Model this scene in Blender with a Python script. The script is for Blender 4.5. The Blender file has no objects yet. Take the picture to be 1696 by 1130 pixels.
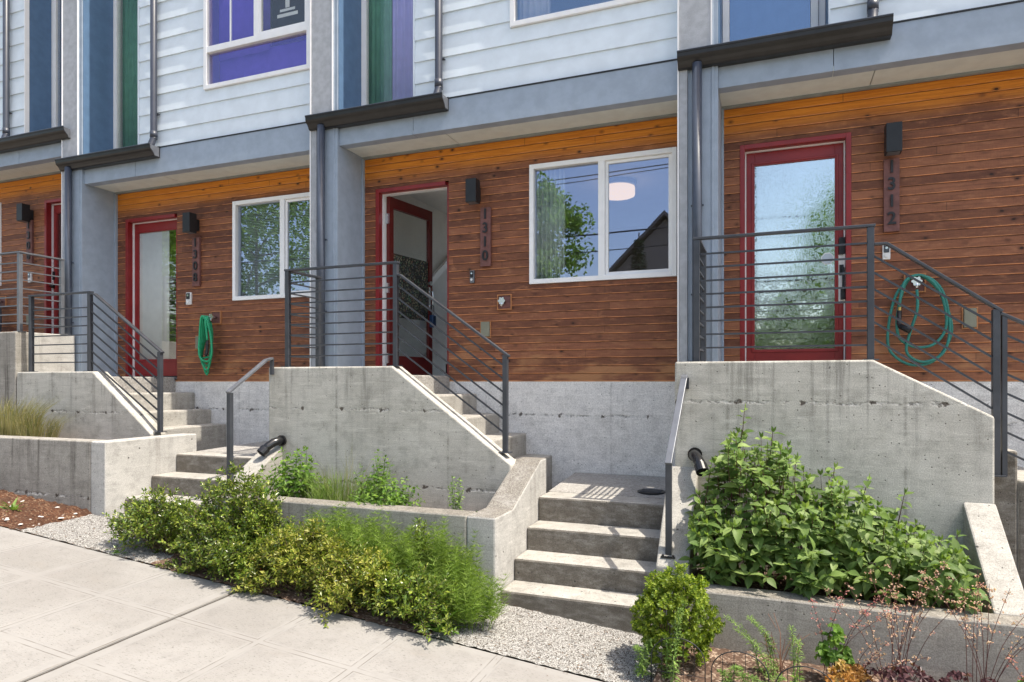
import bpy, bmesh, math, random
from mathutils import Vector, Matrix
R = math.radians
S = bpy.context.scene
COL = S.collection
rnd = random.Random(7)

# ------------------------------------------------------------------ helpers
LOC = {}
def tag(o, label=None, cat=None, group=None, kind=None):
    if label: o['label'] = label
    if cat: o['category'] = cat
    if group: o['group'] = group
    if kind: o['kind'] = kind
    return o
def empty(name, loc, label, cat, group=None):
    o = bpy.data.objects.new(name, None); COL.objects.link(o)
    o.location = loc; o.empty_display_size = .1
    LOC[o] = Vector(loc)
    return tag(o, label, cat, group)
def copy_tree(o, loc=None, parent=None):
    c = o.copy(); COL.objects.link(c)
    if parent: c.parent = parent
    if loc: c.location = loc
    for ch in list(o.children): copy_tree(ch, None, c)
    return c

class MB:
    def __init__(s): s.v = []; s.f = []
    def add(s, vs, fs):
        b = len(s.v); s.v.extend(vs); s.f.extend([tuple(i + b for i in f) for f in fs])
    def box(s, x0, x1, y0, y1, z0, z1):
        if x0 > x1: x0, x1 = x1, x0
        s.add([(x0,y0,z0),(x1,y0,z0),(x1,y1,z0),(x0,y1,z0),(x0,y0,z1),(x1,y0,z1),(x1,y1,z1),(x0,y1,z1)],
              [(0,3,2,1),(4,5,6,7),(0,1,5,4),(1,2,6,5),(2,3,7,6),(3,0,4,7)])
        return s
    def prism(s, poly, axis, a, b):
        def P(p, t):
            if axis == 'x': return (t, p[0], p[1])
            if axis == 'y': return (p[0], t, p[1])
            return (p[0], p[1], t)
        n = len(poly)
        s.add([P(p, a) for p in poly] + [P(p, b) for p in poly],
              [tuple(range(n))[::-1], tuple(range(n, 2*n))] + [(i, (i+1) % n, n+(i+1) % n, n+i) for i in range(n)])
        return s
    def tube(s, pts, r, n=8, cap=True, r2=None):
        pts = [Vector(p) for p in pts]; m = len(pts); rings = []
        up = Vector((0, 0, 1))
        for i, p in enumerate(pts):
            d = (pts[min(i+1, m-1)] - pts[max(i-1, 0)]).normalized()
            if i == 0:
                a = d.cross(up if abs(d.z) < .9 else Vector((1, 0, 0))).normalized()
            else:
                a = (a - d*a.dot(d)).normalized()
            b = d.cross(a)
            rr = r if r2 is None else r + (r2-r)*i/(m-1)
            rings.append([p + (a*math.cos(2*math.pi*k/n) + b*math.sin(2*math.pi*k/n))*rr for k in range(n)])
        vs = [tuple(q) for ring in rings for q in ring]
        fs = [(i*n+k, i*n+(k+1) % n, (i+1)*n+(k+1) % n, (i+1)*n+k) for i in range(m-1) for k in range(n)]
        if cap: fs += [tuple(range(n))[::-1], tuple(range((m-1)*n, m*n))]
        s.add(vs, fs); return s
    def bar(s, p, q, w, h):
        # rectangular bar from p to q, width w across (horizontal), height h
        p, q = Vector(p), Vector(q); d = (q-p).normalized()
        a = d.cross(Vector((0, 0, 1)))
        a = a.normalized() if a.length > 1e-4 else Vector((1, 0, 0))
        b = a.cross(d)
        vs = [tuple(c + a*i*w/2 + b*j*h/2) for c in (p, q) for i, j in ((-1,-1),(1,-1),(1,1),(-1,1))]
        s.add(vs, [(0,1,2,3),(7,6,5,4),(0,4,5,1),(1,5,6,2),(2,6,7,3),(3,7,4,0)]); return s
    def cyl(s, c, axis, r, h, n=20):
        c = Vector(c); d = Vector(axis).normalized()
        return s.tube([c, c + d*h], r, n)
    def leaf(s, p, d, nrm, L, W, fold=.25, droop=0.0):
        d = d.normalized(); sd = d.cross(nrm)
        if sd.length < 1e-5: sd = d.cross(Vector((.3, .2, .9)))
        sd.normalize(); up = sd.cross(d)
        m = p + d*L*.45 - up*W*fold*.4
        t = p + d*L - up*L*droop
        l = p + d*L*.42 + sd*W*.5 + up*W*fold*.4; r = p + d*L*.42 - sd*W*.5 + up*W*fold*.4
        s.add([tuple(p), tuple(l), tuple(t), tuple(r), tuple(m)], [(0, 4, 1), (4, 2, 1), (0, 3, 4), (3, 2, 4)])
    def bigleaf(s, p, d, nrm, L, W, fold=.25, droop=.25):
        d = d.normalized(); sd = d.cross(nrm)
        if sd.length < 1e-5: sd = d.cross(Vector((.3, .2, .9)))
        sd.normalize(); up = sd.cross(d)
        prof = ((0, .06), (.18, .72), (.42, 1), (.68, .72), (.88, .25), (1, .0))
        vs = []
        for t, w in prof:
            c = p + d*L*t - up*L*droop*t*t
            vs += [tuple(c + sd*W*.5*w + up*W*fold*w*.5), tuple(c), tuple(c - sd*W*.5*w + up*W*fold*w*.5)]
        fs = []
        for i in range(len(prof)-1):
            a = i*3
            fs += [(a, a+1, a+4, a+3), (a+1, a+2, a+5, a+4)]
        s.add(vs, fs)
    def blade(s, p, q, w):
        p, q = Vector(p), Vector(q); d = q-p
        a = d.cross(Vector((rnd.uniform(-1,1), rnd.uniform(-1,1), rnd.uniform(-1,1))))
        if a.length < 1e-6: return
        a = a.normalized()*w/2
        s.add([tuple(p-a), tuple(p+a), tuple(q)], [(0, 1, 2)])
    def build(s, name, mat, parent=None, bev=0, smooth=False, fix=False, seg=2):
        me = bpy.data.meshes.new(name)
        off = LOC.get(parent, Vector((0, 0, 0))) if parent else Vector((0, 0, 0))
        me.from_pydata([(v[0]-off.x, v[1]-off.y, v[2]-off.z) for v in s.v], [], s.f)
        if fix:
            bm = bmesh.new(); bm.from_mesh(me)
            bmesh.ops.recalc_face_normals(bm, faces=bm.faces); bm.to_mesh(me); bm.free()
        if smooth: me.polygons.foreach_set('use_smooth', [True]*len(me.polygons))
        me.materials.append(mat); me.update()
        o = bpy.data.objects.new(name, me); COL.objects.link(o)
        if parent: o.parent = parent
        LOC[o] = off if parent else Vector((0, 0, 0))
        if bev:
            m = o.modifiers.new('bevel', 'BEVEL'); m.width = bev; m.segments = seg; m.limit_method = 'ANGLE'; m.angle_limit = R(40)
        return o

# ------------------------------------------------------------------ materials
class N:
    def __init__(s, name):
        s.m = bpy.data.materials.new(name); s.m.use_nodes = True
        s.t = s.m.node_tree; s.t.nodes.clear()
        s.out = s.t.nodes.new('ShaderNodeOutputMaterial')
    def n(s, typ, **kw):
        nd = s.t.nodes.new('ShaderNode' + typ)
        for k, v in kw.items():
            if k.startswith('_'): setattr(nd, k[1:], v)
            else:
                key = int(k[1:]) if k[0] == 'i' and k[1:].isdigit() else k.replace('__', ' ')
                s.set(nd.inputs[key], v)
        return nd
    def set(s, sock, v):
        if isinstance(v, bpy.types.NodeSocket): s.t.links.new(v, sock)
        elif isinstance(v, bpy.types.Node): s.t.links.new(v.outputs[0], sock)
        else:
            if isinstance(v, (tuple, list)) and len(v) == 3 and sock.type == 'RGBA': v = (*v, 1)
            sock.default_value = v
    def math(s, op, a, b=None, c=None, clamp=False):
        nd = s.t.nodes.new('ShaderNodeMath'); nd.operation = op; nd.use_clamp = clamp
        s.set(nd.inputs[0], a)
        if b is not None: s.set(nd.inputs[1], b)
        if c is not None: s.set(nd.inputs[2], c)
        return nd.outputs[0]
    def mix(s, fac, a, b, typ='MIX'):
        nd = s.t.nodes.new('ShaderNodeMix'); nd.data_type = 'RGBA'; nd.blend_type = typ; nd.clamp_factor = True
        s.set(nd.inputs[0], fac); s.set(nd.inputs[6], a); s.set(nd.inputs[7], b)
        return nd.outputs[2]
    def smooth(s, x, a, b, lo=0., hi=1.):
        nd = s.t.nodes.new('ShaderNodeMapRange'); nd.interpolation_type = 'SMOOTHSTEP'
        for i, v in enumerate((x, a, b, lo, hi)): s.set(nd.inputs[i], v)
        return nd.outputs[0]
    def noise(s, vec, scale, detail=4., rough=.55, out=0):
        return s.n('TexNoise', Vector=vec, Scale=scale, Detail=detail, Roughness=rough).outputs[out]
    def map(s, vec, sc=(1, 1, 1), lo=(0, 0, 0)):
        return s.n('Mapping', Vector=vec, Scale=sc, Location=lo).outputs[0]
    def pos(s): return s.n('NewGeometry').outputs['Position']
    def obj(s): return s.n('TexCoord').outputs['Object']
    def xyz(s, v):
        nd = s.n('SeparateXYZ', Vector=v); return nd.outputs
    def bump(s, h, st=.3, d=.01):
        return s.n('Bump', Strength=st, Distance=d, Height=h).outputs[0]
    def pbr(s, col, rough=.6, spec=.4, metal=0., bump=None, **kw):
        p = s.n('BsdfPrincipled')
        s.set(p.inputs['Base Color'], col); s.set(p.inputs['Roughness'], rough)
        s.set(p.inputs['Specular IOR Level'], spec); s.set(p.inputs['Metallic'], metal)
        if bump is not None: s.set(p.inputs['Normal'], bump)
        s.t.links.new(p.outputs[0], s.out.inputs[0]); s.p = p
        return s.m

def plain(name, col, rough=.5, var=.12, spec=.4, metal=0, scale=8., bumps=.0):
    k = N(name); v = k.noise(k.pos(), scale, 5)
    f = k.smooth(v, .3, .7, 1-var, 1+var)
    c = k.mix(1., col, k.n('CombineColor', Red=f, Green=f, Blue=f).outputs[0], 'MULTIPLY')
    b = k.bump(k.noise(k.pos(), 180, 3), bumps, .004) if bumps else None
    return k.pbr(c, rough, spec, metal, b)

def concrete(name, c1, c2, seams=(), streak=.5, dark=(.10, .095, .085), aggregate=0., top=None, tie=.46, stain=.5, riser=0., grime=0.):
    k = N(name); P = k.pos(); x, y, z = k.xyz(P)
    big = k.noise(P, 1.6, 6, .6); mid = k.noise(P, 9, 5, .65); fine = k.noise(P, 130, 3, .6)
    c = k.mix(k.smooth(big, .22, .78), tuple(.65*a+.35*b for a, b in zip(c1, c2)), c2)
    vj = k.math('ABSOLUTE', k.math('SUBTRACT', k.math('FRACT', k.math('DIVIDE', k.math('ADD', x, .31), 1.22)), .5))
    vjf = k.math('MULTIPLY', k.smooth(vj, .4, .497, 0., 0.) if not seams else k.smooth(vj, .485, .5, 0., .55), k.smooth(k.noise(P, 9, 5, .7), .35, .6))
    c = k.mix(vjf, c, tuple(v*.55 for v in c1))
    grn = k.noise(k.map(P, (3., 3., 60.)), 1.2, 4, .6)
    c = k.mix(k.math('MULTIPLY', k.smooth(grn, .50, .72), .30), c, tuple(v*.7 for v in c1))
    c = k.mix(k.math('MULTIPLY', k.smooth(mid, .44, .72), .42), c, tuple(v*.60 for v in c1))
    # board / trowel cloudiness
    wisp = k.noise(k.map(P, (2.2, 2.2, 14)), 1.5, 5, .7)
    c = k.mix(k.math('MULTIPLY', k.smooth(wisp, .5, .75), .5), c, tuple(min(1, v*1.25) for v in c2))
    # run-off streaks
    st = k.noise(k.map(P, (7, 7, .35)), 1.6, 4, .7); st2 = k.noise(k.map(P, (26, 26, .6)), 1., 3, .6)
    sf = k.math('MULTIPLY', k.smooth(st, .5, .72), k.smooth(st2, .3, .62, .35, 1.))
    if top is not None:
        sf = k.math('MULTIPLY', sf, k.smooth(z, top-.75, top-.02, .25, 1.))
    c = k.mix(k.math('MULTIPLY', sf, streak), c, dark)
    blot = k.noise(P, 3.1, 7, .75)
    c = k.mix(k.math('MULTIPLY', k.smooth(blot, .56, .74), stain), c, tuple(v*1.5 for v in dark))
    if riser:  # street-facing risers darkened: shade put into the colour along with splash dirt
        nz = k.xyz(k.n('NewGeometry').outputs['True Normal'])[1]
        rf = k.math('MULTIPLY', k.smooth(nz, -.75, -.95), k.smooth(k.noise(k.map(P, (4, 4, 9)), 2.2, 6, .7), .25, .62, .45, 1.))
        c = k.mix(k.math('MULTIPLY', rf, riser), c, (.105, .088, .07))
    if grime:
        nu = k.xyz(k.n('NewGeometry').outputs['True Normal'])[2]
        gf = k.math('MULTIPLY', k.smooth(nu, .35, .6), k.smooth(k.noise(P, 6, 6, .75), .28, .55, .5, 1.))
        c = k.mix(k.math('MULTIPLY', gf, grime), c, k.mix(k.smooth(k.noise(P, 90, 3), .4, .6), (.10, .088, .072), (.24, .22, .19)))
    # fine grain, pores
    fz = k.smooth(fine, .25, .75, .74, 1.22)
    c = k.mix(1., c, k.n('CombineColor', Red=fz, Green=fz, Blue=fz).outputs[0], 'MULTIPLY')
    vo = k.n('TexVoronoi', Vector=P, Scale=24., Randomness=1.)
    vr = k.xyz(vo.outputs['Color'])[0]
    pore = k.math('MULTIPLY', k.smooth(vo.outputs['Distance'], .06, .16, 1., 0.), k.smooth(vr, .60, .64))
    vo2 = k.n('TexVoronoi', Vector=P, Scale=9.)
    vr2 = k.xyz(vo2.outputs['Color'])[1]
    pore2 = k.math('MULTIPLY', k.smooth(vo2.outputs['Distance'], .05, .10, 1., 0.), k.smooth(vr2, .60, .64))
    pore = k.math('MAXIMUM', pore, pore2)
    c = k.mix(k.math('MULTIPLY', pore, .85), c, (.05, .047, .042))
    h = k.math('ADD', k.math('MULTIPLY', fine, .5), k.math('MULTIPLY', pore, -1.5))
    wob = k.math('MULTIPLY', k.math('SUBTRACT', k.noise(P, 10, 4, .7), .5), .085)
    for zs in seams:
        dz = k.math('ABSOLUTE', k.math('SUBTRACT', k.math('ADD', z, wob), zs))
        ln = k.math('MULTIPLY', k.smooth(dz, .004, .018, 1., 0.), k.smooth(k.noise(P, 7, 4, .7), .40, .62))
        c = k.mix(k.math('MULTIPLY', ln, .75), c, k.mix(k.smooth(k.noise(P, 30, 2), .4, .6), (.62, .61, .58), (.09, .085, .08)))
        # tie holes
        fx = k.math('SUBTRACT', k.math('FRACT', k.math('DIVIDE', k.math('ADD', x, k.math('MULTIPLY', wob, 2.2)), tie)), .5)
        dd = k.math('SQRT', k.math('ADD', k.math('POWER', k.math('MULTIPLY', fx, tie), 2.), k.math('POWER', k.math('SUBTRACT', dz, .0), 2.)))
        hole = k.smooth(dd, .012, .026, 1., 0.)
        c = k.mix(k.math('MULTIPLY', hole, .85), c, (.045, .03, .022))
        h = k.math('SUBTRACT', h, k.math('MULTIPLY', k.math('MAXIMUM', ln, hole), 1.5))
    if aggregate:
        va = k.n('TexVoronoi', Vector=P, Scale=70.)
        av = k.xyz(va.outputs['Color'])[0]
        c = k.mix(aggregate, c, k.mix(av, (.20, .19, .175), (.50, .485, .455)))
        h = k.math('ADD', h, k.math('MULTIPLY', va.outputs['Distance'], -1.5*aggregate))
    return k.pbr(c, .88, .25, 0., k.bump(h, .5, .006))

def wood(name, hgt=2.637, brown1=(.13, .047, .028), brown2=(.32, .122, .064), seed=0.):
    k = N(name); P = k.obj(); x, y, z = k.xyz(P)
    q = k.math('DIVIDE', z, .0824); row = k.math('FLOOR', q); fr = k.math('SUBTRACT', q, row)
    rv = k.n('TexWhiteNoise', _noise_dimensions='1D', W=k.math('ADD', row, seed)).outputs[0]
    seg = k.math('FLOOR', k.math('ADD', k.math('DIVIDE', x, 4.3), k.math('MULTIPLY', rv, 7.3)))
    bv = k.n('TexWhiteNoise', _noise_dimensions='2D', Vector=k.n('CombineXYZ', X=seg, Y=row).outputs[0]).outputs[0]
    off = k.n('CombineXYZ', X=k.math('MULTIPLY', rv, 31.), Y=0., Z=k.math('MULTIPLY', row, 3.7)).outputs[0]
    V = k.n('VectorMath', _operation='ADD', i0=P, i1=off).outputs[0]
    gr = k.noise(k.map(V, (1.6, 8, 46)), 1.4, 7, .7)
    gr2 = k.noise(k.map(V, (6, 8, 190)), 1.0, 4, .6)
    blot = k.noise(k.map(V, (1.6, 1, 5)), 1.5, 5, .65)
    c = k.mix(bv, brown1, brown2)
    c = k.mix(k.math('MULTIPLY', k.smooth(gr, .42, .7), .55), c, tuple(v*.45 for v in brown1))
    c = k.mix(k.math('MULTIPLY', k.smooth(gr2, .5, .8), .3), c, (.40, .16, .075))
    c = k.mix(k.math('MULTIPLY', k.smooth(blot, .45, .75), .55), c, (.34, .135, .062))
    mill = k.noise(k.map(V, (70, 1, 9)), 1.2, 3, .7)
    c = k.mix(k.math('MULTIPLY', k.smooth(mill, .45, .75), .30), c, (.09, .035, .022))
    mott = k.noise(k.map(V, (5, 1, 14)), 1.3, 5, .7)
    c = k.mix(k.math('MULTIPLY', k.smooth(mott, .50, .74), .6), c, (.46, .205, .105))
    c = k.mix(k.math('MULTIPLY', k.smooth(mott, .46, .28), .5), c, tuple(v*.5 for v in brown1))
    # unweathered honey-coloured boards close under the soffit, and patches low down
    age = k.math('ADD', z, k.math('MULTIPLY', k.math('SUBTRACT', k.noise(k.map(P, (.8, 1, 2)), 1.4, 3), .5), .16))
    up = k.smooth(age, hgt-.34, hgt-.12)
    hon = k.mix(k.smooth(gr, .35, .65), (.74, .27, .035), (.52, .155, .02))
    c = k.mix(up, c, hon)
    low = k.math('MULTIPLY', k.smooth(z, .08, .62, 1., 0.), k.smooth(k.noise(k.map(P, (1.1, 1, 3)), 1.6, 4), .48, .62))
    c = k.mix(k.math('MULTIPLY', low, .75), c, (.46, .22, .10))
    # knots
    vk = k.n('TexVoronoi', Vector=k.map(V, (6.5, .1, 10.)), Scale=1.)
    kr = k.xyz(vk.outputs['Color'])
    kd = vk.outputs['Distance']
    kn = k.math('MULTIPLY', k.smooth(kd, .06, .13, 1., 0.), k.smooth(kr[0], .44, .48))
    ring = k.math('MULTIPLY', k.smooth(kd, .08, .3, .6, 0.), k.smooth(kr[0], .44, .48))
    c = k.mix(ring, c, tuple(v*.5 for v in brown1)); c = k.mix(k.math('MULTIPLY', kn, .92), c, (.022, .010, .007))
    sx = k.math('ABSOLUTE', k.math('SUBTRACT', k.math('FRACT', k.math('ADD', k.math('DIVIDE', x, 4.3), k.math('MULTIPLY', rv, 7.3))), .5))
    c = k.mix(k.smooth(sx, .4992, .4997, 0., .7), c, (.03, .012, .008))
    # pale eased edge at the foot of each board, dark joint above it
    edge = k.math('MULTIPLY', k.smooth(fr, .07, .17, 1., 0.), k.smooth(k.noise(k.map(V, (2, 1, 1)), 2.5, 3), .34, .62, .18, 1.))
    c = k.mix(edge, c, (.78, .33, .14))
    jt = k.smooth(fr, .90, .99, 0., 1.)
    c = k.mix(k.math('MULTIPLY', jt, .6), c, (.03, .012, .008))
    return k.pbr(c, .62, .3, 0., k.bump(k.math('ADD', gr, k.math('MULTIPLY', gr2, .5)), .35, .004))

def painted_red():
    k = N('red_paint'); P = k.pos()
    c = k.mix(k.smooth(k.noise(P, 5, 5), .3, .7), (.22, .012, .014), (.29, .020, .020))
    return k.pbr(c, .38, .5)

def foliage(name, cols, rough=.45, trans=.35, spec=.35):
    k = N(name); g = k.n('NewGeometry'); r = g.outputs['Random Per Island']
    ramp = k.n('ValToRGB', Fac=r); el = ramp.color_ramp.elements
    while len(el) < len(cols): el.new(.5)
    for i, cc in enumerate(cols):
        el[i].position = i/(len(cols)-1) if len(cols) > 1 else 0; el[i].color = (*cc, 1)
    big = k.noise(k.pos(), 5, 3)
    f = k.smooth(big, .3, .7, .78, 1.2)
    c = k.mix(1., ramp.outputs[0], k.n('CombineColor', Red=f, Green=f, Blue=f).outputs[0], 'MULTIPLY')
    m = k.pbr(c, rough, spec)
    tr = k.n('BsdfTranslucent', Color=k.mix(1., c, (1.5, 1.6, .7), 'MULTIPLY'))
    mx = k.n('MixShader', Fac=trans, i1=k.p, i2=tr)
    k.t.links.new(mx.outputs[0], k.out.inputs[0])
    return m

def glass(name, tint=(.78, .84, .84), refl=.30, gcol=(1, 1, 1), rough=0., rain=False):
    k = N(name)
    nrm = None
    if rain:
        vo = k.n('TexVoronoi', Vector=k.map(k.pos(), (1, .2, 1)), Scale=75.)
        h = k.smooth(vo.outputs['Distance'], .1, .6)
        nrm = k.bump(h, .05, .004)
    else:
        nrm = k.bump(k.noise(k.map(k.pos(), (1, .1, 1)), .9, 2), .03, .02)
    gl = k.n('BsdfGlossy', Color=gcol, Roughness=rough, Normal=nrm)
    tr = k.n('BsdfTransparent', Color=tint)
    bf = k.n('NewGeometry').outputs['Backfacing']
    fr = k.n('Fresnel', IOR=k.math('SUBTRACT', 1.5, k.math('MULTIPLY', bf, 1.5-1/1.5)))
    f = k.math('ADD', k.math('MULTIPLY', fr.outputs[0], 1.0), refl, clamp=True)
    mx = k.n('MixShader', Fac=f, i1=tr, i2=gl)
    k.t.links.new(mx.outputs[0], k.out.inputs[0])
    return k.m

def emit(name, col, st):
    k = N(name); e = k.n('Emission', Color=col, Strength=st); k.t.links.new(e.outputs[0], k.out.inputs[0]); return k.m

SUNX = .0
M = {}
M['conc_wall'] = concrete('cast_concrete', (.36, .345, .30), (.60, .58, .525), (-.16,), .7, top=.15)
M['conc_wall_low'] = concrete('cast_concrete_low_seam', (.36, .345, .30), (.60, .58, .525), (-.27, -.98), .7, top=.15)
M['conc_1308'] = concrete('cast_concrete_grey', (.36, .345, .30), (.57, .55, .50), (-.36,), .7, top=.12)
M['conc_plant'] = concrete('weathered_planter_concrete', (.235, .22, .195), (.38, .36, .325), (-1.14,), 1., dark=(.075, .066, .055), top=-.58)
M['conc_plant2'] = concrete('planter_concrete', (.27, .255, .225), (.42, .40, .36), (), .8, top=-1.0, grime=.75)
M['conc_found'] = concrete('foundation_concrete', (.66, .64, .61), (.80, .78, .75), (-.36,), .25, dark=(.24, .23, .22), stain=.22, top=0.)
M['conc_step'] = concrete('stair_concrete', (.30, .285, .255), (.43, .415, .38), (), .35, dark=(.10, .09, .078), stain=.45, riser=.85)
M['conc_pale'] = concrete('pale_side_concrete', (.36, .35, .33), (.50, .49, .465), (), .4, dark=(.15, .13, .11), top=-.58, stain=.3)  # paler, less streaked mix for side walls and returns
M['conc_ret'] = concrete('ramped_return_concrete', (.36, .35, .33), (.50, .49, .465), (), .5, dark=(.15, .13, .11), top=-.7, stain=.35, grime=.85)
M['conc_cheek'] = concrete('cheek_concrete', (.30, .285, .255), (.43, .415, .38), (), .35, stain=.4)
M['conc_agg'] = concrete('exposed_aggregate', (.26, .25, .235), (.38, .365, .34), (), .2, aggregate=.55)
M['wood'] = wood('stained_cedar', seed=0.)
M['wood_b'] = wood('stained_cedar_darker', brown1=(.125, .046, .029), brown2=(.28, .107, .057), seed=40.)
M['wood_c'] = wood('stained_cedar_lighter', brown1=(.145, .053, .031), brown2=(.33, .128, .066), seed=90.)
M['paint'] = plain('blue_grey_panel_paint', (.31, .375, .455), .55, .07, bumps=.08)
M['stucco'] = plain('grey_stucco', (.40, .42, .45), .85, .10, .2, scale=14, bumps=.6)
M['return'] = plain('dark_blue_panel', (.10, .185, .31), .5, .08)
M['soffit'] = plain('soffit_paint', (.64, .69, .66), .75, .05)
M['soffit_trim'] = plain('soffit_trim_paint', (.25, .27, .26), .7, .08)
M['siding'] = plain('pale_blue_siding_paint', (.72, .80, .86), .6, .05, scale=5, bumps=.1)
M['white'] = plain('white_vinyl', (.88, .88, .88), .4, .03)
M['bronze'] = plain('dark_bronze_aluminium', (.026, .025, .025), .34, .15, .5, .3)
M['pipe_blue'] = plain('dark_blue_grey_pipe', (.055, .068, .095), .4, .12, .5)
M['pipe_mid'] = plain('slate_pipe_paint', (.045, .052, .072), .4, .1, .5)
M['steel'] = plain('charcoal_powder_coated_steel', (.060, .066, .078), .42, .15, .5, .3)
M['steel_pale'] = plain('grey_steel', (.17, .18, .20), .4, .12, .5, .4)
M['red'] = painted_red()
M['black'] = plain('black_metal', (.018, .019, .021), .45, .15, .4)
M['blackgloss'] = plain('black_abs_pipe', (.012, .012, .013), .25, .1, .6)
M['plaque'] = plain('dark_stained_board', (.17, .072, .062), .6, .2, scale=20)
M['digit'] = plain('dark_numeral_metal', (.012, .012, .014), .45, .1, .5)
M['chrome'] = plain('chrome', (.62, .63, .65), .2, .06, .5, 1.)
M['beige'] = plain('weathered_grey_green_plate', (.22, .22, .165), .5, .1)
M['whiteplastic'] = plain('white_plastic', (.75, .75, .74), .4, .03)
M['hose_green'] = plain('green_hose_rubber', (.008, .34, .16), .4, .12)
M['hose_teal'] = plain('teal_hose_rubber', (.022, .20, .165), .4, .14)
M['hose_grey'] = plain('grey_blue_hose_rubber', (.10, .12, .16), .45, .1)
M['brass'] = plain('brass', (.55, .40, .14), .35, .1, .5, .9)
M['blue'] = plain('blue_anodised', (.012, .045, .12), .35, .1, .5, .3)
M['interior'] = plain('interior_wall_paint', (.78, .79, .77), .8, .03)
M['floor_in'] = plain('interior_floor', (.28, .22, .16), .5, .1)
M['darkwood'] = plain('dark_stair_wood', (.045, .035, .03), .5, .1)
M['curtain'] = plain('white_sheer_fabric', (.90, .91, .90), .9, .04)
M['refl_green'] = plain('green_reflection', (.13, .36, .25), .9, .08)  # reflection colours, painted on sheets behind the panes
M['refl_lav'] = plain('lavender_reflection', (.52, .47, .95), .9, .05)
M['refl_blue'] = plain('blue_reflection', (.10, .22, .45), .9, .06)
M['refl_violet'] = plain('violet_reflection', (.16, .11, .60), .9, .08)
M['glass'] = glass('window_glass', tint=(.90, .93, .93), refl=.19, gcol=(.66, .74, 1.0))
M['glass_low'] = glass('stair_window_glass', tint=(.92, .93, .92), refl=.01)
M['glass_v'] = glass('violet_coated_glass', tint=(.9, .9, .9), refl=.12, gcol=(.55, .48, 1.0))
M['glass_b'] = glass('blue_coated_glass', tint=(.9, .9, .9), refl=.15, gcol=(.55, .74, 1.0))
M['glass_door'] = glass('door_glass', tint=(.92, .93, .92), refl=.12)
M['glass_rain'] = glass('rain_textured_glass', refl=.50, gcol=(.90, .97, 1.), rain=True, rough=.03)
M['pvc'] = M['blackgloss']
M['soil'] = None

# ------------------------------------------------------------------ world, sun, camera
SUN_E, SUN_A = 64.5, 4.2
w = bpy.data.worlds.new('World'); S.world = w; w.use_nodes = True
nt = w.node_tree; bg = nt.nodes['Background']
sky = nt.nodes.new('ShaderNodeTexSky'); sky.sky_type = 'NISHITA'; sky.sun_disc = False
sky.sun_elevation = R(SUN_E); sky.sun_rotation = R(90 + SUN_A); sky.altitude = 50; sky.air_density = 1.0; sky.dust_density = 2.5; sky.ozone_density = .6
nt.links.new(sky.outputs[0], bg.inputs[0]); bg.inputs[1].default_value = .15
sd = bpy.data.lights.new('sun', 'SUN'); sd.energy = 2.9; sd.angle = R(.5); sd.color = (1., .98, .95)
so = bpy.data.objects.new('sun', sd); COL.objects.link(so)
dirv = Vector((math.cos(R(SUN_E))*math.cos(R(SUN_A)), -math.cos(R(SUN_E))*math.sin(R(SUN_A)), math.sin(R(SUN_E))))
so.rotation_euler = (-dirv).to_track_quat('-Z', 'Y').to_euler(); so.location = (6, -4, 14)
cam = bpy.data.cameras.new('camera'); co = bpy.data.objects.new('camera', cam); COL.objects.link(co)
cam.sensor_width = 36; cam.lens = 1107/1696*36; cam.shift_y = 67/1696; cam.clip_end = 500; cam.clip_start = .05
co.location = (0, 0, 0); co.rotation_euler = (R(90), 0, math.atan((1275-848)/1107))
S.camera = co
S.view_settings.view_transform = 'Standard'; S.view_settings.look = 'None'; S.view_settings.exposure = 1.18; S.view_settings.gamma = 1
S.view_settings.use_white_balance = True; S.view_settings.white_balance_temperature = 7300; S.view_settings.white_balance_tint = 10
S.cycles.use_denoising = True
try: S.cycles.denoiser = 'OPENIMAGEDENOISE'
except Exception: pass
S.cycles.max_bounces = 8; S.cycles.transparent_max_bounces = 12; S.cycles.caustics_reflective = False; S.cycles.caustics_refractive = False

# ------------------------------------------------------------------ ground
def G(x, y): return -1.877 - .0916*x + .02*(y-3.93)
def sheet(name, x0, x1, y0, y1, dz, mat, nx=1, ny=1, amp=0., edge=None, rag=False, seed=1):
    r = random.Random(seed); m = MB(); idx = {}
    vs = []; fs = []
    for j in range(ny+1):
        for i in range(nx+1):
            x = x0+(x1-x0)*i/nx; y = y0+(y1-y0)*j/ny
            inner = 0 < i < nx and 0 < j < ny
            zz = G(x, y)+dz+(r.uniform(-amp, amp) if amp else 0)
            if edge is not None and not inner: zz = G(x, y)+edge
            if rag and j == 0: y += r.uniform(-.028, .004); zz = G(x, y)+r.uniform(.003, .010)
            elif rag and j == 1: zz = G(x, y)+.014
            vs.append((x, y, zz))
    for j in range(ny):
        for i in range(nx):
            a = j*(nx+1)+i; fs.append((a, a+1, a+nx+2, a+nx+1))
    m.add(vs, fs)
    return m.build(name, mat)

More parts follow.
